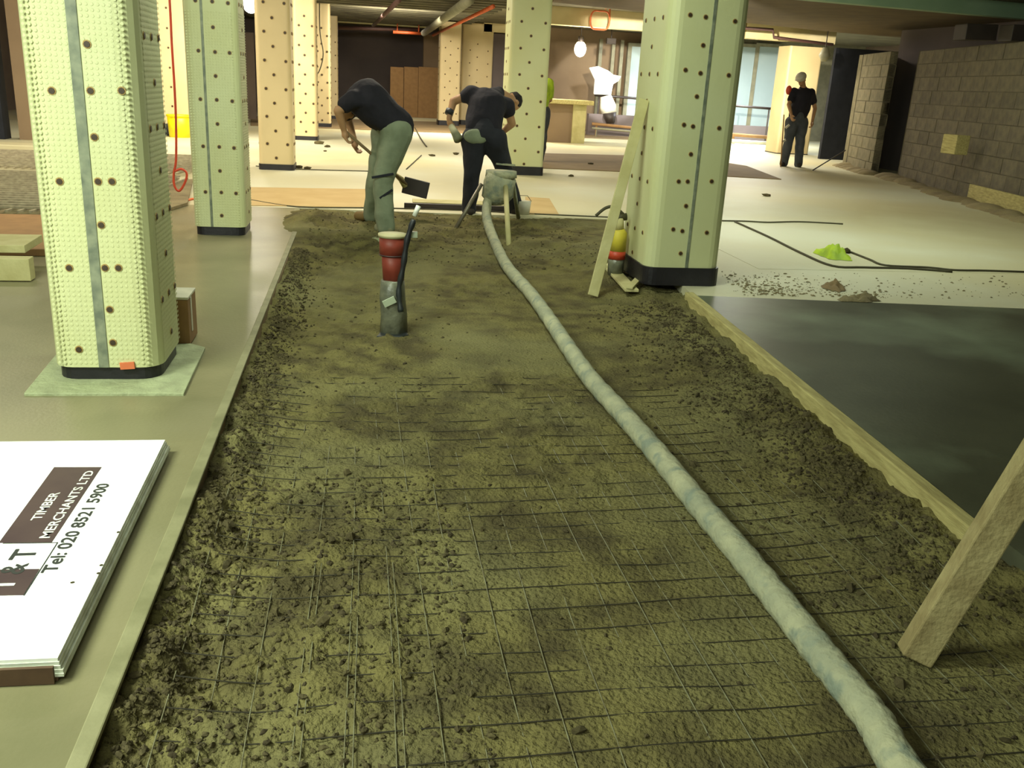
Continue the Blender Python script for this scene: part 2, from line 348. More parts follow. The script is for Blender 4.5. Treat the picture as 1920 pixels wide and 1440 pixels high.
for k in range(34):
    y0 = 1.05+k*0.103
    x1 = 1.95 if y0 < 3 else 1.75
    ts = np.arange(-0.45, x1, 0.2)
    pts = [(t, y0+0.014*math.sin(t*1.9+k*0.9), bed(t, y0)+0.0008+0.002*math.sin(t*2.3+k)-0.0015*max(0, y0-3)) for t in ts]
    wire(bez(pts, 3), 0.0018, 'wire_shaded')

# ------------------------------------------------------------------ columns
def column(x, y, w, d, h=2.95, r=0.06, mt='membrane', dimples=False, seam=0.4, seamw=0.03, base_h=0.07, label='', side_seam=False, plugs=None, rows=14, plug_r=0.0125, over=0.012, alt=False, group='membrane-clad columns'):
    root = empty('column', (x+w/2, y+d/2, 0), label, 'column', group)
    def outline(e):
        pts = []
        for cx_, cy_, a0 in ((x+w-r+e, y+r-e, -90), (x+w-r+e, y+d-r+e, 0), (x+r-e, y+d-r+e, 90), (x+r-e, y+r-e, 180)):
            for k in range(6):
                a = math.radians(a0+k*18); pts.append((cx_+r*math.cos(a), cy_+r*math.sin(a)))
        return pts
    mb = MB(); mb.poly(outline(-over), 0, base_h-0.001); mb.build('base_wrap', 'black', root)
    mb = MB(); mb.poly(outline(0), base_h, h); mb.build('membrane', mt, root, smooth=False)
    # pressed strip (lap of the sheets) on the front face
    if seam is not None:
        mb = MB(); sx = x+w*seam; mb.box((sx, y-0.004, base_h), (sx+seamw, y+0.001, h)); mb.build('seam_strip', 'seam', root, bevel=0.001)
    pm = MB(); pm.tube([(0, -0.006, 0), (0, 0.004, 0)], plug_r, 8); pm.cur = 1; pm.tube([(0, -0.003, 0), (0, 0.004, 0)], plug_r*1.35, 10)
    po = pm.build('fixing_plug', ['plug', 'plug_rim'], root); me = po.data; bpy.data.objects.remove(po)
    def front(px, pz): shared(me, 'fixing_plug', (px, y, pz), root)
    def left(py, pz): shared(me, 'fixing_plug', (x, py, pz), root, (0, 0, -math.pi/2))
    def right(py, pz): shared(me, 'fixing_plug', (x+w, py, pz), root, (0, 0, math.pi/2))
    if plugs: 
        for p in plugs: front(p[0], p[1])
    for k in range(rows):
        z = 0.17+k*0.183; jx = random.uniform(-.006, .006)
        if not plugs:
            if not (alt and k % 2): front(x+w*(0.5 if alt else 0.56)+jx, z+random.uniform(-.005, .005))
            if k % 2: front(x+w*0.26+jx, z+0.004); front(x+w*0.84-jx, z)
        elif z > max(p[1] for p in plugs)+0.12:
            front(x+w*0.56, z)
            if k % 2: front(x+w*0.24, z); front(x+w*0.86, z)
        for fn in (left, right):
            fn(y+d*0.5+jx, z)
            if k % 2: fn(y+d*0.22, z); fn(y+d*0.78, z)
    if dimples:
        vs = []; fs = []; p = 0.0215; n = 0
        def dome(c, nrm, side):
            nonlocal n
            for rr, hh in ((0.0075, 0.0), (0.0055, 0.0009 if nrm[0] == 0 else 0.0005)):
                for q in range(6):
                    a = q*math.pi/3; o = V(side)*(math.cos(a)*rr)+V(0, 0, math.sin(a)*rr)+V(nrm)*hh; vs.append(tuple(V(c)+o))
            for q in range(6): fs.append((n+q, n+(q+1) % 6, n+6+(q+1) % 6, n+6+q))
            fs.append(tuple(n+6+q for q in range(6))); n += 12
        z = base_h+0.02
        hmax = 1.75
        while z < hmax:
            t = x+r*0.4
            while t < x+w-r*0.5:
                if seam is None or not (sx-0.008 < t < sx+seamw+0.008): dome((t, y-0.0005, z), (0, -1, 0), (1, 0, 0))
                t += p
            t = y+r
            while t < y+d-r*0.5:
                if dimples == 'left': dome((x-0.0005, t, z), (-1, 0, 0), (0, -1, 0))
                else: dome((x+w+0.0005, t, z), (1, 0, 0), (0, 1, 0))
                t += p
            z += p
        me2 = bpy.data.meshes.new('dimples'); me2.from_pydata(vs, [], fs); me2.materials.append(MT[mt])
        o = bpy.data.objects.new('dimples', me2); C.objects.link(o); o.parent = root; o.matrix_parent_inverse = root.matrix_world.inverted(); o['kind'] = 'stuff'
    return root
c1p = [(-1.071,1.404),(-1.219,1.222),(-1.073,1.229),(-0.955,1.235),(-1.074,1.05),(-1.224,0.868),(-1.075,0.873),(-1.021,0.875),(-1.078,0.694),(-1.221,0.51),(-1.078,0.513),(-1.024,0.514),(-1.074,0.332),(-1.215,0.152),(-1.073,0.184)]
c1 = column(-1.335, 4.05, 0.455, 0.50, mt='membrane', dimples=True, seam=0.43, seamw=0.042, plugs=c1p, base_h=0.07, label='nearest left column in dimpled pale membrane with a grey vertical seam', r=0.09)
MB().bar((-1.05, 4.045, 0.078), (-0.99, 4.045, 0.082), 0.012, 0.03).build('spray_mark', 'spray', c1)
cRp = [(2.152,1.832),(2.261,1.825),(2.47,1.811),(2.264,1.648),(2.159,1.485),(2.267,1.47),(2.47,1.467),(2.259,1.318),(2.189,1.128),(2.255,1.12),(2.446,1.117),(2.262,0.933),(2.194,0.744),(2.26,0.746),(2.437,0.753),(2.268,0.575),(2.192,0.407),(2.261,0.397),(2.446,0.39),(2.267,0.235)]
cR = column(2.02, 6.3, 0.56, 0.72, dimples=False, seam=0.52, seamw=0.022, plugs=cRp, base_h=0.13, over=-0.012, label='large near right column in pale membrane behind the leaning plank', r=0.09)
column(-1.39, 7.96, 0.42, 0.50, dimples=True, seam=0.33, seamw=0.02, base_h=0.07, label='second column of the left row, standing on the tan slab near the pit', r=0.07)
FR = 'fixing_plug'
column(-1.43, 13.5, 0.47, 0.50, mt='membrane_warm', seam=None, alt=True, base_h=0.08, label='third column of the left row, warm cream, left of the stooping worker', plug_r=0.018, over=-0.01)
column(-1.36, 19.7, 0.45, 0.5, mt='membrane_warm', seam=None, alt=True, base_h=0.08, label='fourth column of the left row, cream, just behind the third', plug_r=0.02, rows=13, over=-0.01)
column(-1.22, 24.6, 0.42, 0.5, mt='membrane_warm', seam=None, alt=True, base_h=0.1, label='fifth and slimmest-looking column of the left row', plug_r=0.022, rows=13, over=-0.01)
column(-1.15, 29.2, 0.42, 0.5, mt='membrane_warm', seam=None, alt=True, base_h=0.1, label='last column of the left row beside the dark back recess', plug_r=0.018, rows=13, over=-0.01)
column(2.13, 14.1, 0.6, 0.6, mt='membrane', seam=None, alt=True, base_h=0.13, label='middle column behind the worker with the hose stand', plug_r=0.017, rows=14, over=-0.01)
column(2.22, 28.3, 0.62, 0.6, mt='membrane_warm', seam=None, alt=True, base_h=0.15, label='pale far column right of the brown panels at the back', plug_r=0.017, rows=13, over=-0.01)
column(2.95, 29.2, 0.95, 0.6, mt='membrane_warm', seam=None, alt=True, base_h=0.15, label='wide yellowish far column beside the dark doorway', plug_r=0.017, rows=13, over=-0.01)
column(-4.35, 20.0, 1.15, 0.6, mt='membrane_warm', seam=None, alt=True, base_h=0.05, label='brightly lit white column behind the hanging red cable', plug_r=0.018, rows=13, over=-0.01)
wc = column(10.05, 21.9, 0.85, 0.7, h=2.5, mt='membrane_warm', seam=None, base_h=0.02, label='bright cream column behind the worker by the block wall', plug_r=0.004, rows=0, over=-0.005)
# mortar haunch round the nearest column
hm = MB(); pts = [gz(45, 742, 0.0), gz(345, 742, 0.0), gz(385, 655, 0.0), gz(330, 640, 0), gz(112, 660, 0.0)]
hm.poly([(p.x, p.y) for p in pts], -0.005, 0.012); tag(hm.build('mortar_collar', 'mortar', bevel=0.004), 'pale mortar collar spread round the foot of the nearest left column', 'mortar')

# ------------------------------------------------------------------ walls, ceiling
A = at(1690, 335, 16.13)
def block_wall(name, P0, P1, courses, mt, label, thick=0.14, bl=0.45, bh=0.225, skip=0):
    P0 = V(P0); P1 = V(P1); d = (P1-P0); L = d.length; ang = math.atan2(d.y, d.x); nrm = V(-d.y, d.x, 0).normalized()*thick/2
    mb = MB(); M = Matrix.Translation(P0) @ Matrix.Rotation(ang, 4, 'Z')
    mb.box((0, -thick/2+0.008, 0), (L, thick/2-0.008, courses*bh-0.004), M)
    core = struct(mb, name, 'block_joint', label)
    bmb = MB(); bmb.box((0, -thick/2, 0), (bl-0.012, thick/2, bh-0.012)); bo = bmb.build('block', mt, bevel=0.004); me = bo.data; bpy.data.objects.remove(bo)
    hb = MB(); hb.box((0, -thick/2, 0), (bl/2-0.012, thick/2, bh-0.012)); ho = hb.build('block', mt, bevel=0.004); meh = ho.data; bpy.data.objects.remove(ho)
    for c in range(courses):
        x = 0.0; half = c % 2
        if half: o = shared(meh, 'block', M @ V(0, random.uniform(-.004, .004), c*bh), core, (0, 0, ang)); x = bl/2
        while x+bl <= L+0.01:
            shared(me, 'block', M @ V(x, random.uniform(-.005, .005), c*bh), core, (0, 0, ang)); x += bl
        if x+bl/2 <= L+0.01: shared(meh, 'block', M @ V(x, 0, c*bh), core, (0, 0, ang))
    return core
dw = (V(9.95, 16.13, 0)-V(8.93, 11.38, 0)).normalized()
block_wall('wall_right', V(9.95, 16.13, 0)-dw*9.0, V(9.95, 16.13, 0), 10, 'block', 'grey-brown concrete block wall along the right side')
block_wall('wall_right', V(9.76, 16.78, 0), V(10.20, 18.58, 0), 10, 'block_pale', 'short paler block wall just beyond the dark opening')
struct(MB().box((9.9, 16.1, 0), (10.2, 16.2, 2.25)), 'trim_2', 'block_joint', 'return end of the long block wall')
struct(MB().bar((10.15, 18.7, 1.12), (12.6, 18.7, 1.12), 0.14, 2.24), 'wall_right', 'block_pale', 'return of the short block wall')
struct(MB().box((10.9, 14.5, 0), (11.1, 18.6, 2.9)), 'wall_right', 'dark_recess', 'dark wall inside the opening between the block walls')
struct(MB().box((15.9, 1, -0.2), (16.1, 36, 3.4)), 'wall_right', 'brown_wall', 'far outer wall on the right')
struct(MB().box((-9.1, -2.5, -0.2), (-8.9, 36, 3.4)), 'wall_left', 'brown_wall', 'outer wall on the left')
struct(MB().box((-9, 35.6, -0.2), (16, 35.8, 3.4)), 'wall_back', 'dark_recess', 'dark wall across the back of the basement')
# ceiling
struct(MB().box((-9, -2.5, 3.3), (16, 13.3, 3.5)), 'ceiling', 'ceiling', 'near concrete ceiling')
struct(MB().box((-9, 13.2, 2.98), (16, 36, 3.5)), 'ceiling', 'ceiling', 'far deck ceiling above the rows of columns')
a0, a1 = gz(1490, 0, 2.75), gz(1920, 38, 2.75); b0, b1 = gz(1035, 4, 2.75), gz(1560, 60, 2.75)
dA = (a1-a0).normalized()
s0 = a0-dA*3.6; s1 = a1+dA*3
sm = MB(); sm.poly([(s0.x, s0.y), (s1.x, s1.y), (16, 21.4), (b1.x, b1.y), (b0.x, b0.y)], 2.75, 3.0)
struct(sm, 'ceiling', 'soffit', 'dark brown lowered soffit on the right')
fb = MB(); nA = V(dA.y, -dA.x, 0); fb.bar(s0+nA*0.1+V(0,0,0.27), s1+nA*0.1+V(0,0,0.27), 0.2, 0.54)
struct(fb, 'trim_3', 'beam_green', 'pale green downstand beam at the top right')
# dark ducts hanging under the soffit, near the top of the long block wall
for u0, v0, u1, v1, yy in ((1800, 60, 1858, 62, 13.2), (1885, 62, 1960, 66, 12.6)):
    p = at(u0, v0, yy); q = at(u1, v1, yy); t = MB(); t.bar(p, q, 0.3, 0.22); tag(t.build('duct_box', 'rail', bevel=0.01), 'dark boxed duct under the soffit, %s above the long block wall' % ('nearer to the opening' if u0 < 1850 else 'closer to the right edge'), 'duct', 'dark ducts above the block wall')
# bright beam beyond the soffit
p0 = at(1020, 45, 21.5); p1 = at(1560, 84, 22.4)
t = MB(); h = 0.46
for seg in range(3):
    a = p0.lerp(p1, seg/3+0.002); b = p0.lerp(p1, (seg+1)/3-0.002)
    pb = MB(); pb.bar(a+V(0,0,h/2), b+V(0,0,h/2), 0.3, h)
    struct(pb, 'trim_4', 'beam_pale', 'bright cream beam crossing above the lamp, %s length' % ('left', 'middle', 'right')[seg], bevel=0.01)
# lintels / back recess frame
y_ = 33.2
def facebox(name, u0, v0, u1, v1, yy, th, m, label=None, cat=None, kind=None, bevel=0, group=None, down=False):
    p = at(u0, v0, yy); q = at(u1, v1, yy); z0 = min(p.z, q.z)
    if down: z0 = 0
    o = MB().box((min(p.x, q.x), yy, z0), (max(p.x, q.x), yy+th, max(p.z, q.z))).build(name, m, bevel=bevel)
    return tag(o, label, cat, group, kind)
facebox('trim_5', 625, 41, 803, 48, 32, 0.3, 'timber_pale', 'beam lip over the dark back recess, its lit edge painted pale', kind='structure')  # lit lower edge of the beam put into the pale colour
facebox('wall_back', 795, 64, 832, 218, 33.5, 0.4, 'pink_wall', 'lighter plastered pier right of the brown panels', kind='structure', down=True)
pan = empty('board_panel', tuple(at(775, 215, 33.0)), 'tan board panels leaning before the dark back wall', 'board')
for u0, u1 in ((732, 757), (758, 784), (785, 822)):
    p = at(u0, 125, 33.0); q = at(u1-1, 217, 33.0); MB().box((p.x, 33.0, 0), (q.x, 33.08, p.z)).build('panel', 'brown_wall', pan, bevel=0.01).active_material = MT['card']
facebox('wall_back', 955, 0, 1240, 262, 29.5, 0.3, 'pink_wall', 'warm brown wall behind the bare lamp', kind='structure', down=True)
facebox('wall_back', 606, 20, 624, 232, 31, 4.2, 'membrane_warm', 'pale pier ending the left side of the back recess', kind='structure', down=True)
facebox('door_1', 912, 62, 948, 262, 29.3, 0.15, 'dark_recess', 'dark doorway leaf between the far columns', kind='structure', down=True)
facebox('trim_6', 908, 40, 952, 62, 29.2, 0.3, 'beam_pale', 'pale lintel over the dark doorway', kind='structure')
# left back: brown wall and kerb
facebox('wall_left', -60, -20, 8, 250, 16.9, 0.3, 'navy', 'dark end of the wall at far left', kind='structure', down=True)
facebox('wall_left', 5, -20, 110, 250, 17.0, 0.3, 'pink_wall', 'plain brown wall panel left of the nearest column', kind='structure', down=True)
k0 = gz(-60, 285); k1 = gz(110, 285)
struct(MB().box((-9, k0.y, -0.1), (-3.6, k0.y+0.5, 0.12)), 'trim_7', 'far_floor', 'low pale kerb before the brown wall at left', bevel=0.01)
# left of third column: brown recess with things
facebox('wall_back', 455, 60, 480, 235, 27, 0.3, 'brown_wall', 'brown wall seen between second and third columns', kind='structure', down=True)
# ceiling ribs and pipes
rib = MB()
for k in range(26):
    yy = 15.0+k*0.7; rib.box((-3.6, yy, 2.90), (3.6 if yy < 17 else 3.2, yy+0.10, 2.985))
struct(rib, 'ceiling', 'ceiling', 'ribs of the metal deck under the far ceiling')
for nm, (u0, v0, u1, v1), yy0, yy1, r, m, lab in (
  ('ceiling_pipe', (748, 0, 700, 48), 18.5, 30, 0.05, 'pipe_dark', 'dark red pipe running back under the deck ceiling, left of centre'),
  ('ceiling_pipe', (880, 0, 795, 62), 18.5, 31, 0.10, 'frame', 'fat grey duct pipe running back under the ceiling, centre'),
  ('ceiling_pipe', (925, 12, 812, 66), 18.5, 31, 0.04, 'copper', 'thin copper-coloured pipe beside the fat grey duct')):
    tag(MB().tube([at(u0, v0, yy0), at(u1, v1, yy1)], r, 10).build(nm, m, smooth=True), lab, 'pipe')
tag(MB().tube([at(737, 60, 31.5), at(792, 63, 31.5)], 0.05, 8).tube([at(745, 60, 31.5), V(at(745, 60, 31.5).x, 31.5, 2.99)], 0.02, 6).tube([at(785, 62, 31.5), V(at(785, 62, 31.5).x, 31.5, 2.99)], 0.02, 6).build('orange_tube', 'copper', smooth=True), 'orange tube at the head of the dark recess', 'lamp')  # plain orange tube on two hangers
tag(MB().tube([at(630, 52, 31.7), at(785, 56, 31.7)], 0.06, 8).build('ceiling_pipe', 'pipe_dark', smooth=True), 'dark red pipe along the head of the back recess', 'pipe')
tag(MB().tube(bez([V(at(600, 60, 24.3).x, 24.3, 2.97), at(600, 60, 24.3), at(606, 100, 24.3), at(600, 130, 24.3), at(592, 142, 24.3)]), 0.015, 6).build('cable', 'cable', smooth=True), 'thin grey cable looping down the slim far columns', 'cable')
tag(MB().tube([at(1385, 52, 21.2), at(1449, 56, 21.2), at(1451, 70, 21.2), at(1562, 84, 21.2)], 0.035, 8).build('ceiling_pipe', 'pipe_dark', smooth=True), 'dark cranked pipe under the bright beam at right', 'pipe')
# lamps
def festoon(u, v, yy, r, label, power, mt='lamp'):
    p = at(u, v, yy); e = empty('lamp', p, label, 'lamp')
    MB().ball(p, (r, r, r*1.25)).build('bulb', mt, e, smooth=True)
    MB().tube([p+V(0,0,r*1.0), p+V(0,0,r*2.0)], r*0.45, 10).build('bulb_holder', 'rail', e, smooth=True)
    MB().tube([p+V(0,0,r*1.9), V(p.x, p.y, 2.98)], 0.01, 6).build('flex', 'rail', e)
    bulb_light(p-V(0,0.3,0.15), power, WARM)
festoon(1088, 92, 22.0, 0.14, 'bare glowing bulb hanging by the brown wall in the centre right', 60)
festoon(470, 4, 15.5, 0.13, 'white glowing lamp at the top, left of the third column', 60, 'strong_light')
p = at(1546, 104, 19.4); e = empty('pendant_shade', p, 'grey hanging bowl over the top of the short block wall', 'pendant')
MB().tube([p+V(0,0,0.16), p+V(0,0,0.05), p, p-V(0,0,0.12)], [0.05, 0.10, 0.12, 0.05], 14).build('shade', 'frame', e, smooth=True)
MB().tube([p+V(0,0,0.15), V(p.x, p.y, 2.7)], 0.012, 6).build('flex', 'rail', e)

# right rear: glazing, rails, partition
for k, (u0, u1, lab) in enumerate(((1176, 1235, 'left of the near right column'), (1370, 1413, 'right of the near right column'), (1413, 1456, 'beside the bright cream column'))):
    p = at(u0, 147, 29.0); q = at(u1, 147, 29.0); p.z = at(u0, 80, 29.0).z
    gl = MB().box((p.x, 29.0, 0.35), (q.x, 29.06, p.z)).build('window_%d' % (k+1), 'glass_blue'); tag(gl, 'pale blue glazed screen, %s' % lab, kind='structure')
    MB().box((p.x-0.06, 28.96, 0.2), (p.x+0.06, 29.1, p.z)).build('mullion', 'frame', gl)
    MB().box((p.x, 28.97, p.z-0.1), (q.x, 29.1, p.z)).build('head_rail', 'frame', gl)
struct(MB().box((9.0, 29.1, 0), (16, 29.4, 3.0)), 'wall_back', 'frame', 'grey wall behind the glazed screens')
for u in (1128, 1152, 1168):
    p = at(u, 75, 28.5); tag(MB().box((p.x-0.05, 28.5, 0), (p.x+0.05, 28.6, 2.7)).build('post', 'frame'), 'slim grey upright %s' % {1128: 'just right of the glowing bulb', 1152: 'behind the white sheet, mid one of three', 1168: 'at the edge of the left glazed screen'}[u], 'post', 'slim uprights by the glazing')
def rail(u0, v0, u1, v1, yy, r, lab, m='rail'):
    a_, b_ = at(u0, v0, yy), at(u1, v1, yy); e = empty('rail', (a_+b_)/2, lab, 'rail'); MB().tube([a_, b_], r, 8).build('bar', m, e, smooth=True)
    for k in (0.08, 0.92):
        c = a_.lerp(b_, k); MB().tube([V(c.x, c.y+0.02, 0), c+V(0, 0.02, 0)], r*0.7, 8).build('upright', m, e)
rail(1115, 178, 1222, 187, 27, 0.035, 'dark handrail under the white draped sheet')
rail(1372, 198, 1449, 204, 26.5, 0.035, 'dark handrail right of the near right column')
rail(1110, 232, 1222, 243, 26, 0.04, 'pale low rail before the dark skirting on the left of the near right column', 'card')
rail(1110, 240, 1222, 250, 25.8, 0.03, 'thin lower rail before the dark skirting', 'frame')
rail(1370, 252, 1446, 258, 25.8, 0.05, 'pale low rail right of the near right column', 'card')
rail(1370, 264, 1446, 269, 25.4, 0.05, 'lowest cream rail right of the near right column', 'card_pale')
facebox('low_wall', 1104, 213, 1235, 270, 26.6, 0.2, 'dark_recess', 'dark low wall below the handrail, left of the near right column', 'wall', down=True)
facebox('low_wall', 1365, 234, 1448, 275, 27.2, 0.2, 'dark_recess', 'dark low wall right of the near right column', 'wall', down=True)
cb = empty('counter', tuple(gz(1070, 250)), 'brown counter with a pale end beside the yellow-vested person', 'counter')
p = at(1018, 193, 22.6); q = at(1071, 250, 22.6); r_ = at(1100, 193, 22.6); l_ = at(1112, 183, 22.6)
MB().box((p.x, 22.6, 0), (q.x, 23.2, q.z+p.z-q.z)).build('side', 'pink_wall', cb)
MB().box((q.x, 22.55, 0), (r_.x, 23.2, r_.z)).build('end_panel', 'timber_pale', cb, bevel=0.01)
MB().box((p.x, 22.45, p.z), (l_.x, 23.5, p.z+0.1)).build('top', 'timber', cb, bevel=0.01)
# white sheet draped on the rail, brightened by an added lamp
sheet_pts = [(1105,127),(1122,124),(1142,133),(1150,140),(1165,143),(1160,152),(1150,158),(1146,178),(1114,177),(1116,150)]
mb = MB(); n = len(sheet_pts); fr = [at(u, v, 26.7) for u, v in sheet_pts]; mb.v = [tuple(p) for p in fr]+[tuple(p+V(0, 0.12, 0)) for p in fr]
mb.f = [tuple(range(n-1, -1, -1)), tuple(range(n, 2*n))]+[(i, (i+1) % n, n+(i+1) % n, n+i) for i in range(n)]; mb.mi = [0]*len(mb.f)
tag(mb.build('flat_sheet', 'white_hot', bevel=0.02), 'dazzling white sheet hung above the handrail under an added lamp', 'sheet')
t = MB(); pp = at(1140, 196, 26.7); t.tube([at(1136, 180, 26.7), at(1140, 200, 26.7), at(1142, 212, 26.7)], [0.16, 0.24, 0.22], 12); tag(t.build('bag', 'card_pale', smooth=True), 'cream sack hanging below the white sheet', 'bag')
t = MB(); t.tube([at(1143, 212, 26.4), at(1145, 231, 26.4)], [0.20, 0.12], 12); tag(t.build('bucket', 'rail', smooth=True), 'dark bucket under the cream sack', 'bucket')
e = empty('added_sheet_lamp', at(1140, 140, 24.9)+V(0, 0, 1.0), 'added lamp under the ceiling, put in to brighten the white sheet', 'lamp')
l = bpy.data.lights.new('added_sheet_light', 'SPOT'); l.energy = 900; l.spot_size = 0.75; l.color = (1, 1, 0.97); l.shadow_soft_size = 0.08  # added to brighten the sheet; housing and bracket are made up too
lo = bpy.data.objects.new('added_sheet_light', l); C.objects.link(lo); lo.location = at(1140, 140, 24.2)+V(0, 0, 0.72)
lo.rotation_euler = (at(1136, 150, 26.7)-lo.location).to_track_quat('-Z', 'Y').to_euler()
MB().box(tuple(lo.location+V(-0.12, -0.10, 0.02)), tuple(lo.location+V(0.12, 0.02, 0.16))).build('housing', 'rail', e, bevel=0.01)
MB().tube([lo.location+V(0,-0.04,0.15), V(lo.location.x, lo.location.y-0.04, 2.98)], 0.012, 6).build('bracket', 'rail', e)
# orange sprayed ring on the beam, built as a thin tube
c = at(1125, 38, 21.2); tag(MB().tube([c+V(math.cos(t)*0.22, 0, math.sin(t)*0.22+0.03*math.sin(3*t)) for t in np.linspace(0, 6.28, 24)]+[c+V(0.2, 0, 0.3), V(c.x+0.1, c.y, 2.98)], 0.02, 6).build('spray_ring', 'red', smooth=True), 'orange sprayed ring on the bright cream beam, built as a thin tube', 'cable').active_material = MT['spray']

# floor strips
def strip(name, pts, z, m, label, cat):
    P = [gz(u, v, 0) for u, v in pts]; return tag(MB().poly([(p.x, p.y) for p in P], 0.0, z).build(name, m, bevel=0.002), label, cat)
strip('plywood_sheet', [(470, 386), (712, 390), (712, 356), (470, 352)][:4], 0.008, 'plywood', 'long tan plywood strip on the pale floor behind the first stooping worker', 'plywood')
strip('plywood_sheet', [(985, 402), (1048, 403), (1030, 373), (985, 370)], 0.008, 'plywood', 'small tan plywood piece right of the hose stand', 'plywood')
strip('floor_board', [(1012, 316), (1206, 324), (1206, 293), (1015, 288)], 0.012, 'trench', 'brown board strip across the floor between the middle and right columns', 'board')
strip('floor_board', [(1355, 331), (1465, 337), (1400, 312), (1355, 305)], 0.012, 'trench', 'brown board tapering away right of the near right column', 'board')
strip('floor_board', [(470, 236), (1180, 262), (1180, 240), (470, 218)], 0.01, 'trench', 'brown strip along the foot of the far walls', 'board')
def line(pts, r, m, label, name='cable', cat='cable', z=0.006):
    P = [gz(u, v, 0)+V(0, 0, z) for u, v in pts]; return tag(MB().tube(bez(P, 5), r, 6).build(name, m, smooth=True), label, cat)
line([(1352, 415), (1400, 416), (1440, 418), (1500, 417), (1580, 421)], 0.010, 'cable', 'dark cable running level to the right of the near right column')
line([(1378, 417), (1440, 445), (1500, 475), (1560, 500), (1620, 503), (1700, 505), (1785, 511)], 0.012, 'cable', 'long dark cable slanting past the lime rag')
line([(1592, 473), (1630, 488), (1660, 499), (1740, 503), (1790, 508), (1850, 509), (1940, 512)], 0.011, 'cable', 'dark cable trailing from the lime rag to the right edge')
line([(470, 376), (560, 389), (700, 391), (860, 395), (1000, 402), (1160, 409)], 0.008, 'cable', 'thin dark joint line of cord along the far edge of the pit')
line([(480, 312), (560, 318), (700, 322)], 0.008, 'cable', 'thin cord across the pale floor behind the left worker')
line([(778, 240), (790, 262), (800, 276)], 0.016, 'cable', 'short dark cord on the pale floor between the workers')
line([(762, 318), (790, 292)], 0.010, 'cable', 'thin pale cord slanting on the floor right of the left worker')
# debris on far floor
for k, (u, v, s) in enumerate(((597, 270, 0.085), (613, 276, 0.06), (610, 284, 0.035), (810, 293, 0.05), (855, 290, 0.06), (560, 315, 0.06), (576, 317, 0.05), (1070, 331, 0.045), (1108, 309, 0.06), (1437, 368, 0.05), (1350, 398, 0.03))):
    p = gz(u, v, 0); lab = ['dark square offcut behind the left worker', 'smaller dark offcut beside the square one', 'tiny dark crumb below the two offcuts', 'dark crumb on the floor between the workers', 'dark lump just left of the second worker', 'dark scrap at the right of the third column foot', 'scrap lying beside the third column foot', 'dark crumb right of the middle column foot', 'dark lump by the brown board strip', 'flat dark scrap on the floor right of the near right column', 'small scrap at the foot of the near right column'][k]
    o = shared(rocks[k % 6], 'debris', (p.x, p.y, s*0.3), None, (0, 0, k), (s*1.3, s, s*0.5)); tag(o, lab, 'debris', 'scraps on the pale floor')

# second board strip / timber tread between workers behind pit
a = gz(758, 392, 0); b = gz(985, 400, 0)
tr = empty('timber_tread', (a+b)/2, 'long dark-edged timber lying along the far edge of the pit between the workers', 'timber')
MB().bar(a+V(0, 0.05, 0.03), b+V(0, 0.05, 0.03), 0.05, 0.06).build('lower_timber', 'rail', tr, bevel=0.004)
MB().bar(a+V(0.1, 0.25, 0.05), b+V(0, 0.25, 0.05), 0.3, 0.03).build('top_board', 'timber_pale', tr, bevel=0.004)

# ------------------------------------------------------------------ left side things
# timbers at left edge
def beamthing(name, p, q, w, t, m, label, cat='timber', bevel=0.004, up=V(0,0,1)): return tag(MB().bar(p, q, w, t, up).build(name, m, bevel=bevel), label, cat)
beamthing('timber_beam', V(-3.9, 6.05, 0.075), V(-2.06, 6.10, 0.075), 0.10, 0.14, 'timber_pale', 'lower pale timber lying at the left edge behind the nearest column')
beamthing('timber_beam', V(-4.0, 6.35, 0.17), V(-2.15, 6.45, 0.17), 0.42, 0.05, 'timber_pale', 'upper wide pale timber resting on the lower one at left edge').rotation_euler = (0, 0, 0)
tag(MB().poly([(-4.4, 6.7), (-2.2, 6.9), (-2.7, 8.5), (-4.6, 8.4)], 0.0, 0.05).build('timber_sheet', 'card', bevel=0.004), 'tan flat sheet behind the two pale timbers at left', 'board')
# mats of bars
def mats(x0, x1, y0, y1, z, lab, skew=0.35, step=0.10):
    mb = MB(); k = x0
    while k < x1: mb.bar((k, y0, z), (k+skew*(y1-y0)*0.3, y1, z), 0.022, 0.02); k += step
    k = y0
    while k < y1: mb.bar((x0, k, z+0.02), (x1+skew*0.5, k+0.15, z+0.02), 0.02, 0.02); k += step*1.6
    return tag(mb.build('reinforcement_mat', 'grate'), lab, 'reinforcement mat', 'steel mats on the left')
mats(-6.2, -2.35, 8.7, 11.7, 0.04, 'stack of fine steel mats on the ground left of the nearest column')
mats(-6.4, -2.3, 12.2, 14.6, 0.04, 'steel mats further back on the left, before the pale kerb')
# cardboard box
bx = empty('cardboard_box', (-0.9, 4.75, 0), 'tall brown cardboard box with a pale top behind the nearest column', 'box')
MB().box((-1.02, 4.64, 0.004), (-0.86, 4.86, 0.235)).build('carton', 'card', bx, bevel=0.004)
MB().box((-1.022, 4.638, 0.236), (-0.858, 4.862, 0.25)).build('lid', 'card_pale', bx, bevel=0.003)
MB().box((-0.8595, 4.70, 0.06), (-0.857, 4.73, 0.235)).build('tape', 'card_pale', bx)
# bucket
pb = gz(338, 257, 0); e = empty('plastic_tub', pb, 'bright yellow tub standing before the white far column', 'tub')
MB().tube([pb, pb+V(0, 0, 0.40)], [0.20, 0.225], 20).build('tub_body', 'yellow', e, smooth=True)
MB().tube([pb+V(0, 0, 0.38), pb+V(0, 0, 0.42)], [0.235, 0.235], 20).build('tub_rim', 'yellow', e, smooth=True)
q = gz(316, 254, 0); tag(MB().ball(q+V(0,0,0.10), (0.12, 0.1, 0.13)).build('sack', 'blue_trousers', smooth=True), 'small dark grey bundle left of the yellow tub', 'bundle')
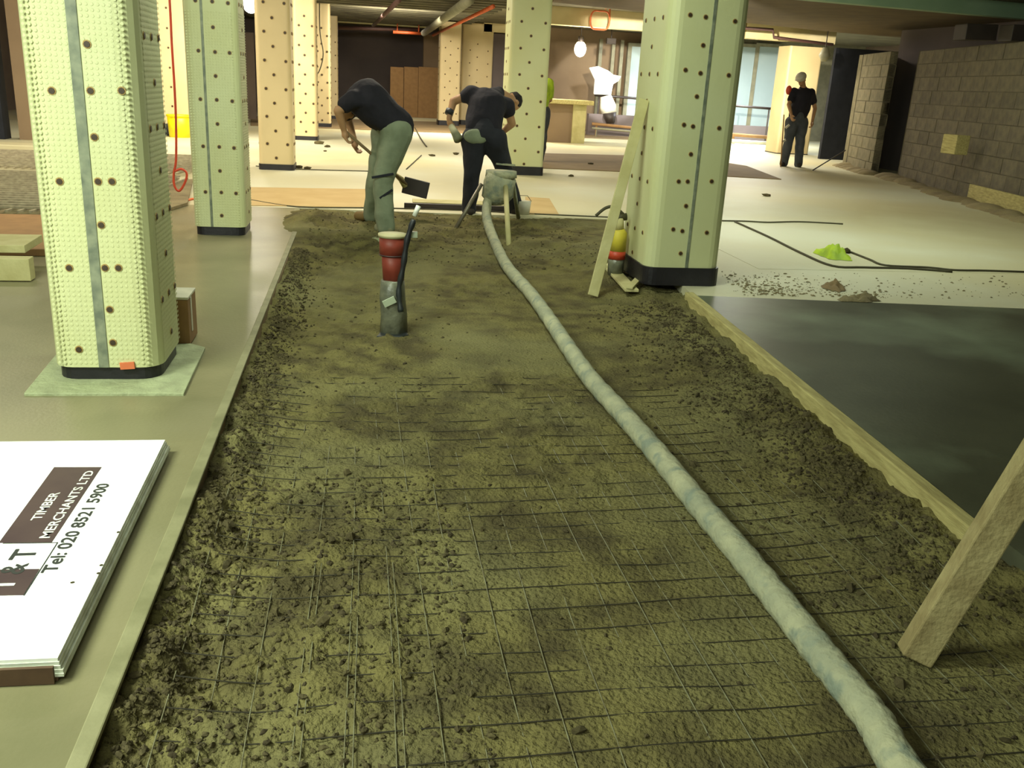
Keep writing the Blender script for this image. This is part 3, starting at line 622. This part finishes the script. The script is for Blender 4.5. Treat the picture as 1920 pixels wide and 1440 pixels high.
# red cable
yy = 10.15; P = [at(317, -60, yy), at(318, 0, yy), at(322, 80, yy), at(327, 160, yy), at(330, 230, yy), at(330, 300, yy), at(326, 325, yy), at(327, 348, yy), at(336, 358, yy), at(347, 342, yy), at(350, 325, yy), at(340, 317, yy), at(328, 321, yy)]
P[0] = V(P[1].x, yy, 3.29)
tag(MB().tube(bez(P, 6), 0.012, 6).build('cable', 'red', smooth=True), 'red cable hanging down with a loop at its end, left of the second column', 'cable')
tag(MB().tube(bez([gz(345, 380, 0.0)+V(0,0,.012), gz(362, 375)+V(0,0,.012), gz(385, 378)+V(0,0,.012), gz(410, 374)+V(0,0,.012)], 5), 0.012, 6).build('cable', 'spray', smooth=True), 'orange cable lying on the floor behind the second column', 'cable')
strip('earth_ramp', [(305, 400), (352, 385), (362, 340), (305, 345)], 0.03, 'dirt', 'brown earth strip between the two left columns', 'earth')

# ------------------------------------------------------------------ white sign boards
sg = empty('sign_board', (-1.2, 2.5, 0), 'stack of white merchant sign sheets lying on the left slab', 'sign')
x_near, x_far, y_near, y_far = -0.675, -0.705, 1.90, 3.235
MB().poly([(-2.3, 1.90), (-0.685, 1.895), (-0.712, 3.22), (-2.3, 3.20)], 0.001, 0.014).build('bottom_board', 'ply', sg)
MB().poly([(-2.3, 1.889), (-0.690, 1.884), (-0.69, 1.893), (-2.3, 1.899)], 0.001, 0.044).build('edge_packing', 'ply', sg)
for k in range(5):
    j = (0.010-0.004*k)+random.uniform(-0.002, 0.002)
    MB().poly([(-2.3, 1.898+0.003*k), (-0.678+j*0.8, 1.892+0.003*k), (-0.70+j*0.8, 3.235-0.002*k), (-2.3, 3.22)], 0.014+0.0085*k, 0.0220+0.0085*k).build('sheet', 'white' if k > 3 else 'white_edge', sg)
ZT = 0.0565
def flat(pts, m, name='print', z=ZT): return MB().poly(pts, z-0.0005, z+0.0006).build(name, m, sg)
flat([(-0.862, 2.462), (-0.862, 2.985), (-1.012, 2.99), (-1.002, 2.466)], 'print', 'logo_panel')
flat([(-0.846, 2.182), (-0.848, 2.312), (-0.995, 2.316), (-0.99, 2.186)], 'print', 'logo_panel')
for a_, b_ in (((-0.844, 2.18), (-0.846, 2.46)), ((-0.99, 2.462), (-0.846, 2.458))):
    MB().bar((a_[0], a_[1], ZT), (b_[0], b_[1], ZT), 0.003, 0.0012).build('logo_line', 'print_dark', sg)
def glyphs(t, size, bold):
    cu = bpy.data.curves.new('t', 'FONT'); cu.body = t; cu.size = size; cu.extrude = 0.0003; cu.offset = bold; cu.resolution_u = 3
    o = bpy.data.objects.new('t', cu); C.objects.link(o); bpy.context.view_layer.update()
    me = bpy.data.meshes.new_from_object(o.evaluated_get(bpy.context.evaluated_depsgraph_get())); bpy.data.objects.remove(o); return me
def xmax(me): return max(v.co.x for v in me.vertices)
def text(s, x, y, size, m, length, bold=0.0, z=ZT+0.0009):
    full = xmax(glyphs(s, size, bold)); k = length/full; done = ''
    for wd in s.split(' '):
        me = glyphs(wd, size, bold); off = xmax(glyphs(done+wd, size, bold))-xmax(me); done += wd+' '
        me.materials.clear(); me.materials.append(MT[m]); me.name = 'word'
        q = bpy.data.objects.new('word', me); C.objects.link(q); q.scale = (k, 1, 1); q.rotation_euler = (0, 0, math.pi/2); q.location = (x, y+off*k, z)
        q.parent = sg; q.matrix_parent_inverse = sg.matrix_world.inverted()
text('Tel: 020 8521 5900', -0.803, 2.29, 0.052, 'print_dark', 0.56, 0.0008)
text('MERCHANTS LTD', -0.876, 2.483, 0.040, 'print_white', 0.47, 0.0004)
text('TIMBER', -0.935, 2.60, 0.040, 'print_white', 0.19, 0.0004)
text('T', -0.885, 2.365, 0.085, 'print_dark', 0.06, 0.0012)
text('&', -0.885, 2.285, 0.085, 'print_dark', 0.06, 0.0006)
text('T', -0.885, 2.205, 0.085, 'print_white', 0.06, 0.0012)
for u, v in ((222, 998), (190, 1060), (185, 1075), (136, 1092)):
    p = gz(u, v, 0.0565); shared(rocks[2], 'mud_fleck', (p.x, p.y, 0.057), sg, (0, 0, u), (0.006, 0.005, 0.0015))

# ------------------------------------------------------------------ pit things
# hose
hp = [(1.204,1.0),(1.192,1.495),(1.206,1.655),(1.204,1.865),(1.203,2.116),(1.198,2.457),(1.187,2.826),(1.179,3.239),(1.16,3.726),(1.141,4.264),(1.142,4.841),(1.164,5.505),(1.177,6.264),(1.132,7.121)]
P = [V(x, y, hz(x, y)+0.047) for x, y in hp]+[at(925, 450, 8.15), at(913, 410, 8.62), at(914, 380, 8.85), at(922, 352, 8.93)]
P[14].z = max(P[14].z, -0.0)
hose = empty('concrete_hose', P[4], 'thick cement-caked pump hose winding down the pit', 'hose')
bz = bez(P, 10); MB().tube(bz, [0.045+0.0016*math.sin(i*1.7)+0.001*math.sin(i*4.1) for i in range(len(bz))], 20).build('hose_body', 'hose', hose, smooth=True)
# stand
st = empty('hose_stand', gz(930, 430, -0.03), 'cement-spattered tripod holding the end of the pump hose', 'stand')
top = at(940, 322, 8.95)
MB().tube([top+V(0,0,0.01), top-V(0,0,0.05)], [0.15, 0.155], 18).build('head_ring', 'hose', st, smooth=True)
mb = MB(); mb.tube([top-V(0,0,0.04), at(935, 345, 8.95), at(932, 368, 8.93), at(935, 385, 8.92)], [0.15, 0.165, 0.15, 0.07], 16)
o = mb.build('spattered_hopper', 'hose', st, smooth=True)
for v in o.data.vertices: v.co += noise.noise_vector(v.co*9)*0.03
MB().tube([at(903, 345, 8.93), at(850, 436, 8.78)], [0.02, 0.02], 10).build('leg', 'steel', st, smooth=True)
MB().tube([at(948, 350, 8.8), at(954, 462, 8.12)], [0.024, 0.024], 10).build('leg', 'timber_pale', st, smooth=True)
MB().tube([at(962, 345, 9.0), at(972, 408, 9.45)], [0.022, 0.022], 10).build('leg', 'hose', st, smooth=True)
p = gz(984, 404, 0)+V(0, 0.1, 0); e = empty('plastic_pail', p, 'round white pail behind the right leg of the hose stand', 'pail')
MB().tube([p, p+V(0,0,0.14)], [0.065, 0.08], 16).build('pail_body', 'card_pale', e, smooth=True)
MB().tube([p+V(-0.08,0,0.14), p+V(-0.05,-0.03,0.2), p+V(0.03,-0.03,0.2), p+V(0.08,0,0.14)], 0.004, 6).build('handle', 'steel', e)

# upstand pipe
px, py = 0.17, 5.33; zb = hz(px, py)-0.02
pe = empty('drain_pipe', (px, py, zb), 'upright terracotta drain pipe with wrapped foot standing in the pit', 'pipe')
ztop = 0.475
MB().tube([(px+0.01, py, 0.20), (px, py, ztop-0.09)], [0.062, 0.064], 24).build('pipe_body', 'terracotta', pe, smooth=True)
MB().tube([(px, py, ztop-0.115), (px, py, ztop-0.01)], [0.074, 0.076], 24).build('socket', 'terracotta', pe, smooth=True)
MB().tube([(px, py, ztop-0.118), (px, py, ztop-0.112)], [0.0775, 0.0775], 24).build('socket_ring', 'print', pe, smooth=True)
MB().tube([(px, py, ztop-0.012), (px, py, ztop+0.006)], [0.083, 0.083], 24).build('rim', 'rim', pe, smooth=True)
wm = MB(); wm.tube([(px+0.012, py, zb), (px+0.01, py, 0.0), (px+0.005, py, 0.10), (px+0.004, py, 0.205), (px+0.004, py, 0.215)], [0.082, 0.075, 0.076, 0.070, 0.06], 28); o = wm.build('plastic_wrap', 'wrap', pe, smooth=True)
for v in o.data.vertices: v.co += noise.noise_vector(v.co*16)*0.010
s_ = [at(784, 382, 5.22), at(776, 412, 5.22), at(764, 448, 5.22), at(756, 500, 5.22), at(748, 545, 5.22), at(752, 585, 5.2)]
MB().tube(bez(s_[1:], 5), [0.013+0.006*math.sin(i*0.9)**2 for i in range(21)], 8).build('strap', 'dark_blue', pe, smooth=True)
MB().tube([at(785, 386, 5.22), at(777, 405, 5.22)], 0.014, 8).build('strap_tip', 'print_white', pe, smooth=True)
MB().bar(at(768, 440, 5.24), at(783, 440, 5.24), 0.02, 0.035).build('tag', 'wrap_pale', pe, bevel=0.003)
MB().bar(at(727, 560, 5.235), at(733, 572, 5.235), 0.006, 0.075).build('tag', 'wrap_pale', pe, bevel=0.002)
MB().poly([(px-0.09, py-0.12), (px+0.05, py-0.13), (px+0.10, py-0.08), (px+0.08, py+0.02), (px-0.06, py)], zb+0.01, zb+0.03).build('wrap_skirt', 'dark_blue', pe, bevel=0.004)
q = at(708, 441, 6.2); tag(MB().tube([gz(712, 452, -0.04), gz(712, 452, -0.04)+V(0, 0, 0.03)], [0.09, 0.06], 12).build('cement_lump', 'mortar', smooth=True), 'pale lump of mortar behind the drain pipe rim', 'mortar')

# formwork timber at right
f0 = V(2.265, 6.03, -0.045); f1 = V(2.035, 2.46, -0.045)
fw = tag(MB().bar(f1, f0, 0.062, 0.115).build('formwork_timber', 'timber', bevel=0.006), 'long timber edge board between the pit and the dark wet slab', 'timber')
# leaning plank
pf = gz(1112, 548, -0.06); pt = atx(1236, 186, 2.03) 
pt = at(1236, 188, 6.62); pt.x = 1.985; pf2 = V(pf.x, pf.y, hz(pf.x, pf.y)+0.02)
tag(MB().bar(pf2, pt, 0.022, 0.075, V(1, 0, 0)).build('leaning_plank', 'timber_pale', bevel=0.003), 'narrow pale plank leaning on the near right column', 'plank')
# offcuts at column foot
def board(u0, v0, u1, v1, w, t, z, lab, m='timber_pale', tilt=0.0):
    a = gz(u0, v0, z); b = gz(u1, v1, z+tilt); tag(MB().bar(a, b, w, t).build('timber_offcut', m, bevel=0.003), lab, 'offcut', 'timber scraps at the column foot')
board(1140, 497, 1185, 545, 0.10, 0.02, -0.02, 'broad timber scrap lying across the foot of the leaning plank')
board(1128, 497, 1180, 500, 0.08, 0.02, 0.0, 'pale scrap behind the broad one at the foot of the near right column')
board(1180, 540, 1203, 516, 0.05, 0.015, 0.0, 'small thin scrap against the black base of the near right column')
# can
c = V(2.0, 7.0, 0); c = gz(1172, 480, -0.02); c = V(1.93, 6.78, -0.03)
cn = empty('canister', c, 'small yellow and red canister with black hose behind the leaning plank', 'canister')
MB().tube([c, c+V(0,0,0.10), c+V(0,0,0.13)], [0.06, 0.062, 0.062], 18).build('foot', 'wrap', cn, smooth=True)
MB().tube([c+V(0,0,0.128), c+V(0,0,0.19)], [0.066, 0.066], 18).build('band', 'red', cn, smooth=True)
MB().tube([c+V(0,0,0.19), c+V(0.005,0,0.33), c+V(0.005,0,0.36)], [0.066, 0.06, 0.035], 18).build('body', 'yellow', cn, smooth=True).active_material = mat('dusty_yellow', (206,190,60), (186,170,70), 0.6, 12)
MB().tube([c+V(0,0,0.35), c+V(0,0,0.44)], [0.04, 0.03], 14).build('neck', 'timber_pale', cn, smooth=True)
MB().tube(bez([c+V(0.02,0,0.47), c+V(-0.05,0,0.52), c+V(-0.12,0,0.51), c+V(-0.19,0,0.45)], 5), 0.012, 8).build('handle', 'cable', cn, smooth=True)
MB().tube([c+V(-0.04,0,0.44), c+V(0.05,0,0.45)], 0.028, 10).build('valve', 'cable', cn, smooth=True)
# near post bottom right
q0 = gz(1712, 1236, hz(1.37, 1.80)); d_ = at(1950, 850, 1.95); 
p0 = V(q0.x, q0.y, hz(q0.x, q0.y)+0.01); p1 = d_+(d_-p0)*0.8; p0 = p0+(d_-p0)*0.0
tag(MB().bar(p0, p1, 0.066, 0.085, V(0.98, -0.30, 0.1)).build('timber_prop', 'timber_dark', bevel=0.005), 'rough timber prop rising from the pit at the lower right', 'prop')

# ------------------------------------------------------------------ right side bits
def crumple(c, sx, sy, h, seed, name, m, lab, cat, group=None, hole=False):
    mb = MB(); N_ = 18; R_ = 7
    for i in range(R_+1):
        for k in range(N_):
            t = 2*math.pi*k/N_; r = i/R_*(1+0.7*noise.noise(V(math.cos(t)*2.1, math.sin(t)*2.1, seed)))
            x, y = r*math.cos(t)*sx, r*math.sin(t)*sy
            z = h*(1-(i/R_)**2)*(0.8+0.9*noise.noise(V(x*9, y*9, seed+5)))+0.9*h*noise.noise(V(x*24, y*24, seed+9))*(1-(i/R_)**4)
            if hole: z *= 0.25+0.75*min(1, i/R_*2.2)
            mb.v.append((c.x+x, c.y+y, max(z, 0.003)))
    for i in range(R_):
        for k in range(N_): k2 = (k+1) % N_; mb.f.append((i*N_+k, (i+1)*N_+k, (i+1)*N_+k2, i*N_+k2)); mb.mi.append(0)
    return tag(mb.build(name, m, smooth=True), lab, cat, group)
crumple(gz(1562, 481, 0), 0.13, 0.20, 0.10, 3.0, 'rag', 'hivis', 'crumpled lime green high-visibility rag on the dusty floor', 'rag')
e = gz(1587, 474, 0); tag(shared(rocks[3], 'stone', (e.x, e.y, 0.02), None, (0, 0, 1), (0.05, 0.05, 0.03)), 'dark lump at the end of the lime rag', 'stone')
crumple(gz(1563, 541, 0), 0.085, 0.10, 0.05, 8.0, 'glove', 'trench', 'smaller dirty glove, the one nearer the lime rag', 'glove', 'work gloves on the dusty floor')
crumple(gz(1608, 563, 0), 0.16, 0.07, 0.055, 14.0, 'glove', 'dirt', 'larger dirty glove beside the dark wet slab', 'glove', 'work gloves on the dusty floor', True)
# crumbs of dirt on the dusty floor
vv = []; ff = []; off = 0
for k in range(900):
    t = random.random()
    if t < 0.45: x = 2.75+abs(random.gauss(0, 0.35)); y = 6.25+random.gauss(0, 0.22)
    elif t < 0.8: x = 3.3+random.gauss(0, 0.5); y = 6.05+random.gauss(0, 0.18)
    else: x = random.uniform(2.7, 5.5); y = random.uniform(6.0, 6.9)
    if y < 6.0 or x < 2.64: continue
    s = 0.003+0.008*random.random()**3; P, Fc = base[k % 8]; vv.append(P*[s*1.6, s, s*0.5]+[x, y, s*0.2]); ff.append(Fc+off); off += len(P)
me = bpy.data.meshes.new('floor_crumbs'); me.from_pydata(np.concatenate(vv).tolist(), [], np.concatenate(ff).tolist()); me.materials.append(MT['dirt'])
g = bpy.data.objects.new('floor_crumbs', me); C.objects.link(g); tag(g, 'dirt crumbs spilled on the dusty floor beside the near right column', 'dirt', kind='stuff')
# dirt along the wall foot
vs = MB()
for k in range(26):
    t = k/25; q = V(9.98, 16.2, 0).lerp(V(8.0, 8.2, 0), t); vs.ball(q+V(-0.24+random.uniform(-.05,.05), 0, -0.04), (random.uniform(.15,.32), random.uniform(.25,.4), random.uniform(.07,.14)), None, 10, 6)
for k in range(8):
    t = k/7; q = V(10.2, 18.6, 0).lerp(V(9.8, 16.8, 0), t); vs.ball(q+V(-0.12, 0, -0.03), (0.25, 0.25, random.uniform(.08,.14)), None, 10, 6)
tag(vs.build('earth_bank', 'dirt', smooth=True), 'low drift of dirt along the foot of the block walls', 'earth', kind='stuff')
a = at(1812, 352, 12.75); b = at(1960, 395, 11.0)
pa = gz(1815, 375, 0); pb2 = gz(1945, 412, 0)
tag(MB().bar(pa+V(0,0,0.12), pb2+V(0,0,0.12), 0.05, 0.24).build('wall_plank', 'timber', bevel=0.005), 'wide timber board standing on edge along the foot of the block wall', 'plank')
p = at(1796, 270, 12.9); tag(MB().box((p.x-0.10, p.y-0.1, p.z-0.15), (p.x+0.12, p.y+0.25, p.z+0.13)).build('loose_block', 'block_pale', bevel=0.012), 'tan block sticking out of the long block wall', 'block').active_material = MT['timber']
tag(MB().tube([gz(1524, 320, 0)+V(0,0,.01), at(1585, 282, 17.6)], 0.012, 6).build('metal_rod', 'rail', smooth=True), 'thin dark rod leaning on the short block wall', 'rod')
tag(MB().box((10.55, 20.6, 0), (12.8, 20.7, 2.45)).build('flat_sheet', 'navy'), 'dark navy panel standing in for the dark opening behind the worker at the right', 'sheet')  # thin dark panel put where the opening lies in the dark

# ------------------------------------------------------------------ people
def remesh(mb, name, m, parent, voxel=0.012, smooth=4, wr=0.0, wscale=7):
    o = mb.build(name, m)
    r = o.modifiers.new('r', 'REMESH'); r.mode = 'VOXEL'; r.voxel_size = voxel
    s_ = o.modifiers.new('s', 'SMOOTH'); s_.iterations = smooth; s_.factor = 0.5
    bpy.context.view_layer.update(); me = bpy.data.meshes.new_from_object(o.evaluated_get(bpy.context.evaluated_depsgraph_get()))
    me.name = name; bpy.data.objects.remove(o)
    if wr:
        for v in me.vertices: v.co += noise.noise_vector(v.co*wscale)*wr
    me.polygons.foreach_set('use_smooth', [True]*len(me.polygons)); me.materials.clear(); me.materials.append(MT[m])
    q = bpy.data.objects.new(name, me); C.objects.link(q); q.parent = parent; q.matrix_parent_inverse = parent.matrix_world.inverted(); return q
def hand(mb, wr, d, nrm, side):
    d = V(d).normalized(); nrm = V(nrm); nrm = (nrm-d*nrm.dot(d)).normalized(); s_ = d.cross(nrm)*side
    mb.limb(wr, wr+d*0.045, 0.026, 0.034); mb.limb(wr+d*0.045+s_*0.018, wr+d*0.075+s_*0.02, 0.021, 0.018); mb.limb(wr+d*0.045-s_*0.018, wr+d*0.075-s_*0.02, 0.021, 0.018)
    for i, L in enumerate((0.9, 1.0, 0.95, 0.75)):
        b = wr+d*0.085+s_*(0.03-0.02*i); k = b+d*0.03*L+nrm*0.012; e = k+(d*0.35+nrm).normalized()*0.028*L; t = e+(nrm-d*0.5).normalized()*0.02*L
        mb.limb(b, k, 0.0105, 0.010); mb.limb(k, e, 0.010, 0.0095); mb.limb(e, t, 0.0095, 0.0085)
    b = wr+d*0.03+s_*0.03; k = b+(s_*0.8+d*0.6).normalized()*0.035+nrm*0.008; mb.limb(b, k, 0.015, 0.012); mb.limb(k, k+(d+nrm*0.7).normalized()*0.03, 0.012, 0.010)
def person(J, label, shirt, trousers, boots, extra=None, hat=None, voxel=0.013, shirt_sleeve=0.6, hem=0.0, sk='skin', group=None, bulk=1.0, tb=1.0):
    """J: joints. pelvis, chest, neck, head, face (direction), sl el wl / sr er wr, hl kl al tl / hr kr ar tr, hand directions dl dr."""
    J = {k: V(v) for k, v in J.items()}
    e = empty('person', V(J['pelvis'].x, J['pelvis'].y, min(J['al'].z, J['ar'].z)-0.09), label, 'person', group)
    P, Cc, Nk, H = J['pelvis'], J['chest'], J['neck'], J['head']; f = J['face'].normalized()
    upv = (H-Nk).normalized(); f = (f-upv*f.dot(upv)).normalized(); sd = f.cross(upv)
    R3 = Matrix((sd, f, upv)).transposed()
    b = MB(); b.limb(Nk, H-upv*0.04, 0.055, 0.06); b.ball(H+upv*0.02, (0.075, 0.095, 0.105), R3); b.ball(H-upv*0.05+f*0.02, (0.055, 0.07, 0.065), R3)
    b.ball(H+f*0.098-upv*0.01, (0.013, 0.018, 0.022), R3)
    b.ball(H+f*0.088-upv*0.055, (0.024, 0.010, 0.009), R3)
    for s_ in (-1, 1): b.ball(H+sd*(0.078*s_)-upv*0.005, (0.010, 0.02, 0.032), R3)
    b.limb(P, (P+Cc)/2, 0.10, 0.09); b.limb((P+Cc)/2, Cc, 0.09, 0.11); b.limb(Cc, Nk, 0.10, 0.055)
    for s_ in 'lr':
        S, E, W = J['s'+s_], J['e'+s_], J['w'+s_]; b.limb(Cc, S, 0.08, 0.052); b.limb(S, E, 0.052, 0.042); b.limb(E, W, 0.042, 0.028)
        hand(b, W, J['d'+s_], J.get('n'+s_, V(0, 0, -1)), 1 if s_ == 'l' else -1)
        Hh, K, A_ = J['h'+s_], J['k'+s_], J['a'+s_]; b.limb(P, Hh, 0.11, 0.09); b.limb(Hh, K, 0.085, 0.058); b.limb(K, A_, 0.055, 0.038); b.limb(A_, A_+(J['t'+s_]-A_)*0.6, 0.04, 0.03)
    remesh(b, 'body', sk, e, 0.0085, 2)
    t = MB(); mid = (P+Cc)/2; hipv = (J['hl']-J['hr'])*0.5
    up2 = (Cc-P).normalized()
    for s_ in (-1, 1):
        t.limb(P+hipv*0.55*s_+up2*(0.10-hem), mid+hipv*0.5*s_, 0.115*bulk, 0.125*bulk); t.limb(mid+hipv*0.5*s_, Cc+hipv*0.45*s_, 0.125*bulk, 0.135*bulk)
    t.limb(mid, Cc, 0.14*bulk, 0.15*bulk); t.limb(Cc, Nk-(H-Nk)*0.15, 0.14*bulk, 0.068)
    for s_ in 'lr':
        S, E = J['s'+s_], J['e'+s_]; t.limb(Cc, S, 0.12, 0.086); t.limb(S, S.lerp(E, shirt_sleeve), 0.082, 0.072)
    remesh(t, 'shirt', shirt, e, voxel, 4, 0.018)
    g = MB()
    for s_ in 'lr':
        Hh, K, A_ = J['h'+s_], J['k'+s_], J['a'+s_]; g.limb(P, Hh, 0.125*tb, 0.122*tb); g.limb(Hh, Hh.lerp(K, 0.5), 0.125*tb, 0.10*tb); g.limb(Hh.lerp(K, 0.5), K, 0.10*tb, 0.08*tb); g.limb(K, K.lerp(A_, 0.5), 0.08*tb, 0.078*tb); g.limb(K.lerp(A_, 0.5), A_+(A_-K)*0.06, 0.078*tb, 0.072*tb)
    g.limb(P, P+(Cc-P)*0.18, 0.135*tb, 0.13*tb)
    remesh(g, 'trousers', trousers, e, voxel, 4, 0.016)
    for s_ in 'lr':
        A_, T = J['a'+s_], J['t'+s_]; m_ = MB(); d = (T-A_); d.z = 0; d.normalize(); a0 = A_+V(0, 0, -0.035); heel = a0-d*0.05
        m_.limb(A_+V(0,0,0.05), a0, 0.056, 0.05); m_.limb(heel, T, 0.045, 0.042); m_.limb(T, T-d*0.05, 0.046, 0.048)
        o = remesh(m_, 'boot', boots[0] if s_ == 'l' else boots[1], e, 0.011, 3)
    hr = MB(); hr.ball(H+upv*0.035-f*0.018, (0.082, 0.095, 0.098), R3, 18, 12)
    o = remesh(hr, 'hair', 'hair', e, 0.011, 2, 0.006, 30)
    for s_ in (-1, 1): MB().ball(H+f*0.090+sd*(0.032*s_)+upv*0.018, 0.011, None, 8, 6).build('eye', 'eye', e)
    if hat:
        h = MB(); h.ball(H+upv*0.06, (0.105, 0.125, 0.095), R3, 18, 12); h.ball(H+upv*0.055+f*0.04, (0.10, 0.13, 0.012), R3, 18, 8); remesh(h, 'helmet', hat, e, 0.01, 2)
    return e
# first worker: bent left with a rake
y0 = 8.75
al = at(697, 398, 9.10); ar = at(723, 421, 8.55)
al.z = max(al.z, 0.07)
W1 = dict(pelvis=at(738, 232, y0), chest=at(688, 188, y0-0.02), neck=at(662, 184, y0+0.10), head=at(650, 207, y0+0.22), face=(-0.75, 0.1, -0.75),
  sl=at(672, 188, y0+0.17), el=at(652, 222, y0+0.28), wl=at(664, 262, y0+0.20), sr=at(664, 186, y0-0.17), er=at(634, 208, y0-0.16), wr=at(645, 244, y0-0.10),
  hl=at(728, 246, y0+0.11), hr=at(744, 248, y0-0.10), kl=at(706, 340, 8.95), kr=at(717, 342, 8.60), al=al, ar=ar, tl=al+V(-0.13, 0.05, -0.045), tr=ar+V(-0.06, 0.10, -0.045), dl=(0.15, 0.2, -1), dr=(0.25, 0.1, -1), nl=(1, 0, 0), nr=(1, 0, 0))
w1 = person(W1, 'worker in black T-shirt and dusty grey trousers bending left over a rake', 'shirt', 'grey_trousers', ('boot', 'boot_grey'), shirt_sleeve=0.5, hem=0.14, bulk=1.25, tb=1.2)
# straps on the near knee
for u0, v0, u1, v1 in ((697, 333, 738, 326), (712, 372, 736, 356)):
    MB().bar(at(u0, v0, 8.50), at(u1, v1, 8.50), 0.01, 0.022).build('knee_strap', 'navy_trousers', w1, bevel=0.003)
rk = empty('rake', at(690, 285, 8.9), 'long-handled concrete rake held by the bending worker', 'rake')
r0 = at(652, 250, 8.72); r1 = at(765, 348, 9.15); MB().tube([r0+(r0-r1)*0.06, r1], 0.015, 8).build('handle', 'trench', rk, smooth=True)
MB().bar(at(756, 346, 9.15), at(803, 358, 9.12), 0.03, 0.16).build('blade', 'rail', rk, bevel=0.006)
MB().tube([at(739, 325, 9.13), at(752, 336, 9.14), at(760, 350, 9.15)], [0.018, 0.03, 0.03], 10).build('ferrule', 'timber', rk, smooth=True)
# second worker: back to us, leaning right
y1_ = 9.6
al = at(880, 397, 9.75); ar = at(966, 400, 9.85); al.z = max(al.z, 0.06); ar.z = max(ar.z, 0.06)
W2 = dict(pelvis=at(906, 248, y1_), chest=at(912, 196, y1_+0.15), neck=at(938, 176, y1_+0.36), head=at(960, 190, y1_+0.50), face=(0.55, 0.55, -0.6),
  sl=at(884, 176, y1_+0.18), el=at(850, 190, y1_+0.22), wl=at(842, 222, y1_+0.15), sr=at(950, 198, y1_+0.20), er=at(960, 232, y1_+0.26), wr=at(940, 250, y1_+0.30),
  hl=at(890, 262, y1_), hr=at(926, 262, y1_), kl=at(884, 326, 9.62), kr=at(948, 324, 9.72), al=al, ar=ar, tl=al+V(-0.02, 0.13, -0.04), tr=ar+V(0.03, 0.13, -0.04), dl=(0.25, 0.1, -1), dr=(-0.6, 0.3, -0.5), nl=(1, 0.3, 0), nr=(0, 0.5, -1))
w2 = person(W2, 'worker in black T-shirt and dark trousers stooping behind the hose stand', 'shirt', 'navy_trousers', ('boot_dark', 'boot_dark'), shirt_sleeve=0.35, hem=0.06, bulk=1.15, tb=1.12)
MB().ball(at(893, 256, y1_-0.115), (0.13, 0.035, 0.075)).build('back_pouch', 'hose', w2, smooth=True).active_material = MT['grey_trousers']
MB().tube([at(841, 214, y1_+0.14), at(844, 206, y1_+0.16)], 0.043, 12).build('wrist_band', 'dark_blue', w2, smooth=True)
MB().bar(at(930, 307, y1_-0.02), at(966, 310, y1_-0.02), 0.03, 0.02).build('knee_patch', 'hose', w2, bevel=0.003)
tag(MB().tube([at(846, 236, 9.68), at(860, 262, 9.55)], [0.03, 0.05], 10).build('hand_float', 'boot_grey', smooth=True), 'small grey trowel in the left hand of the stooping worker', 'trowel')
# third worker at right
y3 = 18.0
al = at(1470, 303, y3); ar = at(1497, 306, y3-0.05); al.z = 0.08; ar.z = 0.08
W3 = dict(pelvis=at(1494, 224, y3), chest=at(1506, 180, y3), neck=at(1506, 163, y3), head=at(1503, 150, y3-0.02), face=(-0.8, -0.55, -0.1),
  sl=at(1489, 172, y3+0.02), el=at(1479, 196, y3-0.08), wl=at(1484, 216, y3-0.25), sr=at(1521, 174, y3), er=at(1528, 203, y3+0.02), wr=at(1523, 228, y3-0.10),
  hl=at(1485, 230, y3), hr=at(1503, 230, y3), kl=at(1478, 268, y3-0.04), kr=at(1500, 270, y3-0.04), al=al, ar=ar, tl=al+V(-0.08, -0.10, -0.04), tr=ar+V(-0.03, -0.13, -0.04), dl=(0, -0.6, -0.8), dr=(-0.1, -0.3, -1), nl=(1, 0, 0), nr=(-1, 0, 0))
w3 = person(W3, 'standing worker in black top and grey-blue trousers before the bright cream column', 'shirt', 'blue_trousers', ('boot_dark', 'boot_dark'), hat='card_pale', shirt_sleeve=0.6, hem=0.02, bulk=1.15, tb=1.15)
MB().ball(at(1479, 169, y3+0.02), (0.06, 0.05, 0.09)).build('shoulder_flash', 'red', w3, smooth=True)
for u0, v0, u1, v1 in ((1473, 240, 1480, 234), (1466, 266, 1473, 262)): MB().bar(at(u0, v0, y3-0.13), at(u1, v1, y3-0.13), 0.02, 0.04).build('knee_patch', 'card_pale', w3)
tag(MB().tube([V(at(1452, 309, y3).x, y3-0.3, 0.005), at(1470, 215, y3-0.3)], 0.012, 8).build('staff', 'card', smooth=True), 'thin pole standing at the left of the worker by the block wall', 'pole')
# fourth, behind the middle column in a yellow vest
y4 = 16.6
cx4 = at(1005, 170, y4).x+0.07
W4 = dict(pelvis=(cx4, y4, 0.93), chest=(cx4+0.02, y4+0.02, 1.28), neck=(cx4, y4+0.05, 1.46), head=(cx4-0.04, y4+0.08, 1.60), face=(-0.3, 1, -0.1), sl=(cx4-0.17, y4, 1.40), el=(cx4-0.22, y4+0.05, 1.12), wl=(cx4-0.15, y4+0.22, 0.95), sr=(cx4+0.16, y4, 1.36), er=(cx4+0.20, y4+0.05, 1.08), wr=(cx4+0.10, y4+0.26, 0.95),
  hl=(cx4-0.09, y4, 0.88), hr=(cx4+0.09, y4, 0.88), kl=(cx4-0.10, y4-0.02, 0.48), kr=(cx4+0.10, y4-0.02, 0.48), al=(cx4-0.11, y4, 0.085), ar=(cx4+0.08, y4, 0.085), tl=(cx4-0.11, y4+0.13, 0.04), tr=(cx4+0.08, y4+0.13, 0.04), dl=(0.2, 0.6, -0.6), dr=(-0.2, 0.6, -0.6), nl=(0, 0, -1), nr=(0, 0, -1))
person(W4, 'person in a yellow high-visibility vest mostly hidden by the middle column', 'hivis', 'blue_trousers', ('boot_dark', 'boot_dark'), shirt_sleeve=0.8, hem=0.05)
bpy.context.view_layer.update()
